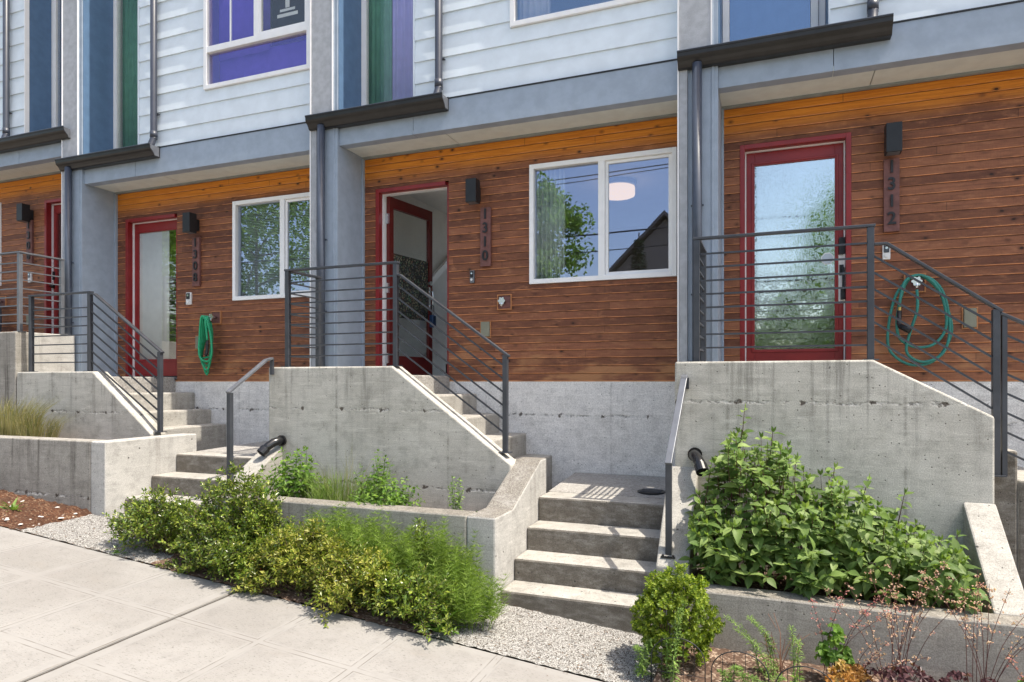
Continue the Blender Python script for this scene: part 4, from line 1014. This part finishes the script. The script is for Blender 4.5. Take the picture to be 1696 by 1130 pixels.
def shrub(label, cx, cy, r, h, mat, n=80, L=.036, group='glossy low shrubs along the sidewalk', flat=1., lean=(0, 0), zb=None, ry=None):
    zb = G(cx, cy)-.01 if zb is None else zb
    ry = ry or r*.62
    B = empty('shrub', (cx, cy, zb), label, 'shrub', group)
    lf, tw = MB(), MB()
    def shoot(p, q, nl, L):
        p, q = Vector(p), Vector(q); d = q-p; ln = d.length; d.normalize()
        for i in range(nl):
            t = .15+.85*(i+U_(-.3, .3))/nl
            a = i*2.4+U_(-.4, .4); s1 = d.cross(Vector((.1, .2, 1))).normalized(); s2 = d.cross(s1)
            out = (s1*math.cos(a)+s2*math.sin(a)); dd = (out*.85+d*U_(.35, .9)+Vector((0, 0, .15))).normalized()
            k = U_(.5, 1.45)
            lf.leaf(p+d*ln*t, dd, (Vector((0, 0, 1))+rvec()*.7), L*k, L*k*.48, .3, U_(0, .12))
        lf.leaf(q, d, rvec(), L*.8, L*.4)
    for i in range(n):
        a = U_(0, 6.283); u = math.sqrt(U_(.0, 1)); el = U_(.12, 1.)**.8
        lump = 1+.22*math.sin(a*3+cx*9)+U_(-.16, .14)
        hor = u*lump
        hz = h*(1-.62*hor*hor)*U_(.55, 1.08)*flat
        tip = Vector((cx+r*hor*math.cos(a)+lean[0]*hz, cy+ry*hor*math.sin(a)+lean[1]*hz, zb+max(hz, .05)))
        base = Vector((cx+.25*r*U_(-1, 1), cy+.2*ry*U_(-1, 1), zb))
        mid = base.lerp(tip, .5)+Vector((0, 0, .05))+rvec()*.03
        pts = [base, base.lerp(mid, .6)+rvec()*.01, mid, mid.lerp(tip, .55)+rvec()*.015, tip]
        tw.tube(pts, .0035, 4, False, .0012)
        shoot(mid, tip, 13, L)
        for k in range(6):
            t = U_(.25, .95); p = mid.lerp(tip, t) if U_(0, 1) < .7 else base.lerp(mid, U_(.5, 1))
            dd = (rvec()+Vector((math.cos(a)*.5, math.sin(a)*.5-.2, .45))).normalized()
            q = p+dd*U_(.05, .12); tw.tube([p, q], .0014, 3, False); shoot(p, q, 9, L*.9)
    lf.build('foliage', mat, B); tw.build('stems', TW, B)
    return B
shrub('dark glossy shrub nearest the pale gravel, leftmost of the shrubs along the sidewalk', -4.72, 4.22, .54, .52, F_dark, 120, lean=(-.25, 0))
shrub('tallest dark glossy shrub, in front of the grey handrail post', -4.02, 4.22, .54, .82, F_dark, 170)
shrub('dark glossy shrub low at the sidewalk edge just left of the red leaved plant', -3.86, 4.03, .40, .38, F_dark, 80)
shrub('yellowish glossy shrub right of the red leaved plant', -3.26, 4.10, .50, .52, F_yel, 150)
shrub('yellow tipped shrub in the middle, in front of the feathery plants', -2.74, 4.06, .46, .44, F_yel, 120)
shrub('dark green shrub at the right end of the row, beside the broad leaved weed', -2.28, 4.04, .40, .38, F_dark, 95)
shrub('small dark sprig standing out of the feathery green plants', -2.42, 4.42, .10, .68, F_dark, 14, .034)

# feathery plants
def horsetail(label, cx, cy, r, h, n):
    zb = G(cx, cy)
    B = empty('feathery_plant', (cx, cy, zb), label, 'feathery plant', 'feathery bright green plants by the planter')
    lf = MB()
    for i in range(n):
        a = U_(0, 6.283); u = math.sqrt(U_(0, 1)); x = cx+r*u*math.cos(a)*.8; y = cy+r*.55*u*math.sin(a)
        hh = h*U_(.6, 1.05)*(1-.25*u*u); lx, ly = r*.45*u*math.cos(a)+U_(-.05, .05), r*.35*u*math.sin(a)+U_(-.06, .04)
        base = Vector((x, y, zb)); tip = Vector((x+lx, y+ly, zb+hh))
        lf.blade(base, tip, .005)
        nw = int(hh/.034)
        for w_ in range(2, nw):
            t = w_/nw; p = base.lerp(tip, t); ln = (.13*(1-t)**.6+.02)*U_(.8, 1.2)
            for k in range(8):
                b = k*.785+w_+U_(-.3, .3)
                q = p+Vector((math.cos(b)*ln*.85, math.sin(b)*ln*.85, ln*U_(.1, .8)))
                lf.blade(p, q, .0045)
    lf.build('foliage', F_horse, B)
horsetail('feathery green plant half hidden behind the yellowish shrubs', -3.25, 4.44, .36, .62, 120)
horsetail('feathery green plant in the middle of the planter wall', -2.78, 4.42, .36, .64, 130)
horsetail('feathery green plant below the planter wall corner', -2.30, 4.38, .34, .66, 130)
horsetail('feathery green plant spilling toward the foot of the steps', -1.98, 4.20, .26, .46, 90)

# red leaved plant, broad leaved weed
def rosette(name, label, cat, cx, cy, n, L, W, mat, el=(.3, 1.1), stem=None, hz=.0, group=None):
    zb = G(cx, cy)+.0
    B = empty(name, (cx, cy, zb), label, cat, group); lf = MB()
    for i in range(n):
        a = U_(0, 6.283); e = U_(*el); d = Vector((math.cos(a)*math.cos(e), math.sin(a)*math.cos(e), math.sin(e)))
        k = U_(.6, 1.1); lf.bigleaf(Vector((cx, cy, zb+U_(0, hz)))+d*.02, d, Vector((0, 0, 1))+rvec()*.3, L*k, W*k, .3, U_(.2, .5))
    lf.build('foliage', mat, B); return B
rosette('red_leaved_plant', 'small plant with crimson leaves at the sidewalk edge between the shrubs', 'red plant', -3.56, 4.0, 30, .11, .034, F_red, (.5, 1.4), hz=.14)
rosette('broad_leaved_weed', 'broad leaved weed at the sidewalk edge beside the gravel', 'weed', -2.06, 4.0, 18, .21, .065, F_weed, (.3, 1.2))
rosette('broad_leaved_weed', 'flat green weed in the reddish bark at lower left', 'weed', -7.15, 4.25, 12, .09, .05, F_weed, (.05, .5))
rosette('broad_leaved_weed', 'small upright weed in the reddish bark below the planter wall', 'weed', -6.72, 4.22, 14, .16, .03, F_art, (.5, 1.3))
rosette('broad_leaved_weed', 'tiny weed where the gravel meets the sidewalk', 'weed', -4.98, 3.96, 10, .06, .025, F_weed, (.1, .8))

# lime round shrub
cx, cy, rr = -.555, 4.28, .22; zc = -1.49
B = empty('round_shrub', (cx, cy, G(cx, cy)), 'small round lime green shrub at the foot of the 1310 steps', 'shrub'); lf, tw = MB(), MB()
for i in range(1150):
    d = rvec()
    if d.z < -.75: continue
    k = U_(.62, 1.0) if i % 3 else U_(.9, 1.10)
    lump = 1+.14*math.sin(d.x*7+1)*math.cos(d.z*6)
    p = Vector((cx, cy, zc))+Vector((d.x*rr, d.y*rr, d.z*.285))*k*lump
    q = p+(d+Vector((0, 0, .5))).normalized()*.03
    for j in range(9):
        t = j/9; a = j*2.4; s1 = d.cross(Vector((.1, .3, 1))).normalized(); s2 = d.cross(s1)
        lf.leaf(p.lerp(q, t), (s1*math.cos(a)+s2*math.sin(a)+d*.7), d+rvec()*.4, .026*U_(.7, 1.2), .016, .3)
for i in range(14):
    a = i*.45; d = Vector((math.cos(a)*.5, math.sin(a)*.5, 1)); tw.tube([(cx, cy, G(cx, cy)), Vector((cx, cy, G(cx, cy)))+d*.2, Vector((cx, cy, zc))+d*.15], .006, 5, False, .003)
lf.build('foliage', F_lime, B); tw.build('stems', TW, B)

# big leafy shrub in the right planter
B = empty('leafy_shrub', (.3, 5.1, -1.47), 'big green shrub with broad pointed leaves filling the right planter', 'shrub'); lf, tw = MB(), MB()
def topz(x): return -.31-.58*(x+.2) if x > -.2 else -.31-1.5*(-.2-x)
def pair_shoot(p, q, n, L, stemr=.0028):
    p, q = Vector(p), Vector(q); d = (q-p); ln = d.length; d.normalize()
    b = p.lerp(q, .5)+rvec()*.015
    tw.tube([p, b, q], stemr, 4, False, stemr*.5)
    s1 = d.cross(Vector((U_(-.3, .3), U_(-.3, .3), 1))).normalized(); s2 = d.cross(s1)
    for i in range(n):
        t = .30+.66*i/max(1, n-1); a = i*1.571+U_(-.3, .3); c = p.lerp(b, t*2) if t < .5 else b.lerp(q, t*2-1)
        for sg in (1, -1):
            o = (s1*math.cos(a)+s2*math.sin(a))*sg
            dd = (o+d*.35+Vector((0, -.12, -.05))).normalized(); k = L*U_(.5, 1.22)*(1-.25*t)
            lf.bigleaf(c+dd*.008, dd, Vector((0, -.35, 1))+rvec()*.35, k, k*U_(.50, .62), U_(.1, .6), U_(.05, .6))
    for sg in (1, -1): lf.bigleaf(q, (d+s1*.35*sg).normalized(), s2, L*.5, L*.2, .5, .0)
roots = [(-.25+.115*i+U_(-.03, .03), 5.15+U_(-.12, .15), -1.47) for i in range(12)]
for i in range(400):
    x = -.52+1.68*U_(0, 1)**1.12; y = U_(4.74, 5.36)
    tz = min(topz(x), -.62+.2*(y-4.78)/.1 if y < 4.9 else 9)
    f = U_(.0, 1)**.6
    z = -1.36+(tz+1.36)*f
    if y < 4.88: z = min(z, -.95+U_(-.1, .15))
    tip = Vector((x, y, z)); rt = min(roots, key=lambda q: abs(q[0]-x)+U_(0, .25)); rt = Vector(rt)
    d = ((tip-rt).normalized()+Vector((0, -.25, .35))).normalized()
    st = tip-d*U_(.20, .34); st.z = max(st.z, -1.44)
    pair_shoot(st, tip, rnd.choice((3, 4, 4)), U_(.085, .13))
for i in range(70):
    x = U_(-.50, 1.15); y = U_(4.66, 4.84); z = U_(-1.36, -1.08)
    pair_shoot((x, y+.12, z-.05), (x+U_(-.06, .06), y, z), 3, .11)
for x, z in ((-.17, -.20), (.02, -.36), (.12, -.46), (.62, -.66), (.83, -.74), (-.40, -.62), (1.16, -1.02), (1.13, -1.10), (-.52, -.98), (.42, -.60)):
    y = U_(5.0, 5.2); pair_shoot((x-.05, y+.05, z-.32), (x, y, z), 5, .10, .004)
for x, y, z in roots:
    tp = Vector((x+U_(-.1, .1), y, topz(x)-.15)); tw.tube([(x, y, z), Vector((x, y, z)).lerp(tp, .5)+rvec()*.04, tp], .007, 6, False, .003)
lf.build('foliage', F_dog, B, smooth=True); tw.build('stems', TWR, B)

# weeds in the 1310 planter
def leafy_weed(label, cx, cy, zb, r, h, n, L, mat, name='leafy_weed', over=0., wr=.62, lean=0.):
    B = empty(name, (cx, cy, zb), label, 'weed', 'weeds growing in the planter'); 
    global lf, tw
    lf, tw = MB(), MB()
    for i in range(n):
        a = U_(0, 6.283); u = math.sqrt(U_(0, 1)); hh = h*U_(.45, 1.05)*(1-.45*u*u)
        tip = Vector((cx+r*u*math.cos(a)+lean*hh, cy+r*.5*u*math.sin(a)-over*u, zb+hh)); base = Vector((cx+.3*r*U_(-1, 1), cy+U_(-.05, .05), zb))
        st = base.lerp(tip, .35); tw.tube([base, st+rvec()*.02, tip], .0028, 4, False, .0015)
        pair_shoot(st, tip, max(3, int((tip-st).length/.05)), L, .0016)
    lf.build('foliage', mat, B, smooth=True); tw.build('stems', TWG, B)
leafy_weed('leafy bramble weed by the black pipe elbow in the 1310 planter', -4.12, 5.08, -1.19, .40, .56, 64, .078, F_weed)
leafy_weed('small leafy weed against the left end of the 1310 planter', -4.46, 5.0, -1.19, .12, .34, 8, .07, F_weed)
leafy_weed('dense bright vine mounded over the middle of the planter wall', -3.0, 4.98, -1.19, .36, .46, 70, .058, F_weed, 'climbing_weed', .12)
leafy_weed('loose green weed beside the dry grass in the planter', -3.25, 5.1, -1.19, .24, .60, 28, .058, F_weed)
leafy_weed('thin pale weed standing alone before the 1310 wall', -2.47, 5.1, -1.19, .09, .46, 12, .042, F_art)
leafy_weed('tiny weed near the ramped return of the planter', -2.24, 5.0, -1.19, .06, .17, 5, .035, F_weed)

def grass(label, cx, cy, zb, rx, ry, h, n, mat, lean=0., w_=.005, group='grass tufts', out=.5):
    B = empty('grass_tuft', (cx, cy, zb), label, 'grass', group); lf = MB()
    for i in range(n):
        a = U_(0, 6.283); u = math.sqrt(U_(0, 1)); x = cx+rx*u*math.cos(a); y = cy+ry*u*math.sin(a); hh = h*U_(.5, 1.05)
        ox, oy = math.cos(a)*u*out*hh+U_(-.18, .18)*hh+lean*hh, math.sin(a)*u*out*hh*.7+U_(-.15, .15)*hh
        p0 = Vector((x, y, zb)); p1 = p0+Vector((ox*.35, oy*.35, hh*.62)); p2 = p0+Vector((ox, oy, hh*U_(.8, 1)))
        s_ = rvec(); s_.z = 0; s_ = s_.normalized()*w_/2
        lf.add([tuple(p0-s_), tuple(p0+s_), tuple(p1+s_*.8), tuple(p1-s_*.8), tuple(p2)], [(0, 1, 2, 3), (3, 2, 4)])
    lf.build('blades', mat, B)
grass('tuft of dry straw grass above the tall planter wall at far left', -8.25, 5.12, -.72, .42, .16, .62, 900, F_grass, .12)
grass('smaller green and straw grass tuft right of the dry tuft', -7.72, 5.12, -.72, .22, .14, .42, 400, F_grass, .25)
grass('wispy green grass between the weeds of the 1310 planter', -3.62, 5.08, -1.19, .38, .14, .48, 600, F_grass2, .05, .004)
grass('tall thin dry stalks in the 1310 planter', -3.5, 5.15, -1.19, .34, .12, .74, 60, F_grass, .15, .004)
grass('green grass blades spilling over the planter wall', -3.45, 4.88, -1.19, .34, .06, .28, 220, F_grass2, .0, .004)

# bed at the lower right: coral bells, weeds, wire edging
def coralbells(label, cx, cy, n, leafm, flm, nst, h, spread=.16, L=.085, mound=.26, group='coral bells in the front bed'):
    zb = G(cx, cy)+.08+.06*(cx+.4)
    B = empty('coral_bells', (cx, cy, zb), label, 'flower', group); lf, st, fl = MB(), MB(), MB()
    for i in range(n):
        a = U_(0, 6.283); u = math.sqrt(U_(0.02, 1)); p = Vector((cx+spread*u*math.cos(a), cy+spread*.8*u*math.sin(a), zb+.06+mound*(1-u*u*.8)*U_(.55, 1)+U_(-.02, .03)))
        nrm = (Vector((math.cos(a)*u, math.sin(a)*u-.3, 1.1))+rvec()*.35).normalized()
        s1 = nrm.cross(Vector((math.cos(a), math.sin(a), .2))).normalized(); s2 = nrm.cross(s1); k = L*U_(.6, 1.05)*.55
        vs = [tuple(p)]; N_ = 15
        for j in range(N_):
            b = 6.283*j/N_; rad = k*(1 if j % 3 else .72)*(1.0+.1*math.cos(b))
            vs.append(tuple(p+s1*math.cos(b)*rad+s2*math.sin(b)*rad+nrm*(.012 if j % 3 == 0 else -.006)))
        lf.add(vs, [(0, 1+j, 1+(j+1) % N_) for j in range(N_)])
        st.tube([(cx, cy, zb-.02), tuple(p)], .0016, 3, False)
    for i in range(nst):
        a = U_(0, 6.283); hh = h*U_(.65, 1.05); tx, ty = U_(-.36, .40), U_(-.16, .16)
        b = Vector((cx+U_(-.06, .06), cy+U_(-.06, .06), zb)); t = b+Vector((tx, ty, hh)); md = b.lerp(t, .5)+Vector((tx*-.15, 0, .03))
        P = hose_path([b, md, t], 6); st.tube(P, .0021, 4, False, .0011)
        for j in range(26):
            s_ = U_(.55, 1.); c = P[min(len(P)-1, int(s_*(len(P)-1)))]; d = rvec(); d.z = abs(d.z)*.6; e = c+d*U_(.012, .045)*(1.25-s_*.5)
            st.tube([c, e], .0008, 3, False)
            for q in range(2):
                lf_d = rvec(); fl.leaf(e, lf_d, rvec(), .011, .009, .4)
    lf.build('foliage', leafm, B); st.build('stems', TWR, B); fl.build('flowers', flm, B)['kind'] = 'stuff'
coralbells('purple leaved coral bells with airy cream flower stems at lower right', .68, 4.30, 40, F_purple, F_flow, 15, .80, .26, mound=.12, L=.07)
coralbells('second clump of purple coral bells nearest the right corner', 1.06, 4.34, 36, F_purple, F_flow, 12, .76, .24, mound=.12, L=.07)
coralbells('orange leaved coral bells at the bottom edge', .42, 4.26, 50, F_orange, F_flow, 4, .40, .13, mound=.10, L=.06)
coralbells('pink flowered coral bells beside the orange clump', .36, 4.40, 24, F_weed, F_pink, 5, .56, .10)
coralbells('pink flowered coral bells in the right corner', 1.30, 4.24, 24, F_weed, F_pink, 5, .56, .10)
def artemisia(label, cx, cy, h, n=1, spread=.03, arch=0.):
    zb = G(cx, cy)+.05
    B = empty('feathery_weed', (cx, cy, zb), label, 'weed', 'feathery weeds in the front bed'); lf, st = MB(), MB()
    for s_ in range(n):
        b = Vector((cx+U_(-spread, spread), cy+U_(-spread, spread), zb)); hh = h*U_(.75, 1.05)
        t = b+Vector((U_(-.08, .08)+arch*hh, U_(-.05, .05), hh)); P = hose_path([b, b.lerp(t, .55)+Vector((-arch*hh*.25, 0, .04)), t], 10); st.tube(P, .003, 4, False, .0015)
        for i, c in enumerate(P):
            tt = i/len(P)
            for k in range(4):
                a = i*1.3+k*1.57; ln = .055*(1-tt*.55)*U_(.7, 1.2); d = Vector((math.cos(a), math.sin(a), U_(.1, .7)))
                lf.leaf(c, d, Vector((0, 0, 1)), ln, ln*.22, .3, .3)
                for q in (.35, .6): lf.leaf(c+d.normalized()*ln*q, d+rvec()*.7, Vector((0, 0, 1)), ln*.45, ln*.12, .2)
    lf.build('foliage', F_art, B); st.build('stems', TWG, B)
artemisia('feathery weed standing in front of the round lime shrub', -.52, 4.03, .50, 2, .04)
artemisia('low feathery weed at the left foot of the round lime shrub', -.66, 4.05, .22, 4, .09)
artemisia('tall upright feathery weed between the wire hoops', .16, 4.18, .44, 2, .03)
artemisia('arching thin weed in front of the concrete planter wall', -.02, 4.30, .42, 4, .05, -.55)
artemisia('low feathery weeds in the brown bark', -.12, 4.06, .16, 5, .14)
leafy_weed('low green weed under the tall upright weed', .12, 4.10, G(.12, 4.1), .12, .22, 10, .045, F_weed)
# dry twig
B = empty('dry_twig', (.06, 4.34, G(.06, 4.34)), 'bare brown twig between the weeds in front of the planter wall', 'twig'); tw = MB()
b = Vector((.06, 4.34, G(.06, 4.34)))
for i in range(7):
    a = U_(-.9, .9); p = b+Vector((U_(-.02, .02), 0, U_(.05, .25))); q = p+Vector((math.sin(a)*.2, U_(-.05, .05), math.cos(a)*.22)); tw.tube([b, p, p.lerp(q, .5)+rvec()*.02, q], .0035, 4, False, .0015)
    r_ = q+rvec()*.06; tw.tube([p.lerp(q, .6), r_], .0018, 3, False)
tw.build('twigs', plain('bare_twig', (.22, .11, .07), .8), B)
# wire edging
FN = empty('wire_edging', (.1, 4.0, G(.1, 4.0)), 'low black wire garden edging of arched hoops in the front bed', 'garden edging')
for i in range(7):
    x0 = -.66+.345*i; yy = 4.02; w_ = .31; zb = G(x0+w_/2, yy)-.03
    m = MB(); pts = [(x0, yy, zb)]+[(x0+w_/2-w_/2*math.cos(math.pi*k/14), yy, zb+.22+.13*math.sin(math.pi*k/14)) for k in range(15)]+[(x0+w_, yy, zb)]
    m.tube(pts, .0034, 6); hp = m.build('hoop', M['black'], FN, smooth=True)
    for k in range(1, 5):
        xx = x0+w_*k/5; t = math.acos((w_/2-(xx-x0))/(w_/2)); m = MB(); m.tube([(xx, yy, zb), (xx, yy, zb+.22+.13*math.sin(t))], .0017, 5); m.build('wire', M['black'], hp)
    m = MB(); m.tube([(x0, yy-.004, zb+.14), (x0+w_, yy-.004, zb+.14)], .0017, 5); m.build('wire', M['black'], hp)

# fallen debris on the gravel and walk
lit = MB()
for i in range(520):
    if i % 2: x, y = U_(-2.1, -.65), 3.95+.75*U_(0, 1)
    else: x, y = U_(-6.1, -4.6), U_(3.95, 4.7)
    a = U_(0, 6.28); lit.leaf(Vector((x, y, G(x, y)+.014)), Vector((math.cos(a), math.sin(a), U_(-.1, .3))), Vector((0, 0, 1)), U_(.01, .028), U_(.003, .010), .3)
for i in range(60):
    x, y = U_(-5.4, 0), 3.90-.25*U_(0, 1)**3; a = U_(0, 6.28)
    lit.leaf(Vector((x, y, G(x, y)+.006)), Vector((math.cos(a), math.sin(a), .1)), Vector((0, 0, 1)), U_(.006, .02), U_(.003, .007), .3)
for i in range(160):
    x = U_(-7.0, -3.7); y = 3.925+U_(-.012, .012); a = U_(0, 6.28)
    lit.leaf(Vector((x, y, G(x, y)+.006)), Vector((math.cos(a), math.sin(a), .1)), Vector((0, 0, 1)), U_(.01, .03), U_(.004, .01), .3)
tag(lit.build('leaf_litter', foliage('brown_litter', [(.07, .035, .02), (.14, .07, .035), (.20, .12, .06)], .9, .05, .1)), 'brown leaf scraps scattered over the gravel and sidewalk edge', 'leaf litter', kind='stuff')
# ------------------------------------------------------------------ across the street (mirrored in the glass)
F_tree = foliage('tree_leaves', [(.10, .20, .035), (.16, .29, .05), (.25, .38, .08)], .5, .35, .3)
F_fir = foliage('fir_needles', [(.012, .030, .014), (.025, .055, .022)], .6, .1, .2)
BARK = plain('bark', (.10, .08, .06), .9, .25)
def tree(label, x, y, h, r, n=2600, trunk=.3, L=.20, mat=None, group='street trees across the road'):
    zb = G(x, y)-.05
    B = empty('street_tree', (x, y, zb), label, 'tree', group); lf, tk = MB(), MB()
    tk.tube([(x, y, zb), (x+.05, y, zb+h*trunk), (x, y, zb+h*.75)], .16, 8, True, .05)
    cl = []
    for i in range(34):
        a = U_(0, 6.283); t = U_(0, 1); rr = r*math.sqrt(U_(.05, 1))*math.sin(math.pi*(.18+.76*t))**.8
        c = Vector((x+rr*math.cos(a), y+rr*math.sin(a), zb+h*(trunk+(1-trunk)*t))); cl.append(c)
        if i % 3 == 0: tk.tube([(x, y, zb+h*U_(trunk*.8, .6)), c], .05, 5, False, .015)
    for i in range(n*3):
        c = rnd.choice(cl); p = c+rvec()*r*.40*U_(.1, 1)
        lf.leaf(p, rvec(), rvec(), L*U_(.6, 1.2), L*.6, .3)
    lf.build('crown', mat or F_tree, B); tk.build('trunk', BARK, B)
tree('leafy street tree facing the open door, mirrored in the large window', -8.3, -12., 9.0, 2.0, 2600)
tree('small leafy tree mirrored in the glass of the right door', 2.2, -9.5, 8.2, 1.5, 1500, .35)
tree('broad tree mirrored in the 1308 window', -24.5, -13.5, 11.0, 4.0, 3800, .18, .25)
tree('broad tree further up the street mirrored in the 1308 window', -19.5, -16, 10.0, 3.0, 2600, .2, .25)
tree('street tree mirrored in the 1308 door', -31.5, -13.5, 9.0, 3.2, 2200, .2, .25)
# hedge
B = empty('hedge', (.8, -9.2, G(.8, -9.2)), 'clipped green hedge mirrored low in the right door', 'hedge'); lf, tk = MB(), MB()
for i in range(9000):
    t = U_(-1, 1); x = .9+1.9*t; z = G(x, -9.2)+U_(0, 1)**.7*(4.6-1.0*abs(t)**2+.5*math.sin(x*4)); y = -9.2+U_(-.6, .7)
    lf.leaf(Vector((x, y, z)), rvec(), rvec(), U_(.10, .18), .09, .3)
for i in range(8): tk.tube([(-.8+.45*i, -9.2, G(0, -9.2)-.3), (-.8+.45*i, -9.2, .8)], .04, 5, False)
lf.build('foliage', F_tree, B); tk.build('stems', BARK, B)
# fir
B = empty('fir_tree', (-5.6, -17, G(-5.6, -17)), 'dark fir tree mirrored beside the gable in the large window', 'tree'); lf, tk = MB(), MB()
zb = G(-5.6, -17); tk.tube([(-5.6, -17, zb), (-5.6, -17, zb+8.6)], .16, 8, True, .03)
for i in range(42):
    t = i/42; z = zb+1.2+7.2*t; rr = 1.5*(1-t)+.12
    for k in range(9):
        a = k*.7+i*.9; d = Vector((math.cos(a), math.sin(a), -.25)).normalized(); p = Vector((-5.6, -17, z))
        for q in range(7): lf.leaf(p+d*rr*(.25+.75*q/7), (d+rvec()*.8), Vector((0, 0, 1)), .30*(1-t*.4), .10, .2)
lf.build('crown', F_fir, B); tk.build('trunk', BARK, B)
# gabled house
hx, hy = -5.0, -24.; zb = G(hx, hy)
B = empty('gabled_house', (hx, hy, zb), 'brown gabled house across the street mirrored in the large window', 'house')
m = MB(); m.prism([(hx-4.0, zb-1), (hx+4.0, zb-1), (hx+4.0, 4.3), (hx, 8.3), (hx-4.0, 4.3)], 'y', hy-3, hy+3); m.build('wall', plain('brown_shingle', (.24, .20, .165), .9, .15), B, fix=True)
m = MB(); m.prism([(hx-4.5, 3.95), (hx, 8.45), (hx+4.5, 3.95), (hx+4.5, 4.12), (hx, 8.65), (hx-4.5, 4.12)], 'y', hy-3.3, hy+3.4); m.build('roof', plain('dark_roofing', (.16, .14, .13), .9, .15), B, fix=True)
for wx in (-1.6, 1.6):
    m = MB(); frame(m, hx+wx-.6, hx+wx+.6, 1.2, 2.8, .09, hy+3.0, hy+3.05); wn = m.build('window', M['white'], B)
    m = MB(); m.box(hx+wx-.51, hx+wx+.51, hy+3.005, hy+3.02, 1.29, 2.71); m.build('pane', plain('dark_pane', (.02, .025, .03), .1, .1), wn)
# utility pole and wires
B = empty('utility_pole', (-.55, -12, G(-.55, -12)), 'wooden utility pole mirrored in the left of the right door', 'utility pole')
m = MB(); m.tube([(-.55, -12, G(-.55, -12)-.2), (-.55, -12, 9.0)], .14, 10, True, .10); m.build('pole', BARK, B)
m = MB(); m.box(-1.7, .6, -12.06, -11.94, 8.0, 8.12); m.build('crossarm', BARK, B)
for y, z, sag, r_ in ((-11.9, 8.3, .5, .02), (-12.1, 8.3, .7, .016), (-11.95, 5.9, .35, .032), (-12.0, 5.2, .3, .02)):
    m = MB(); m.tube([(-40+4*i, y, z-sag*(1-((i % 10)/5-1)**2)+.0916*(10-i)*.4) for i in range(21)], r_, 6)
    tag(m.build('overhead_wire', M['black'], smooth=True), 'black overhead wire across the street mirrored in the windows', 'wire', 'overhead wires across the street')
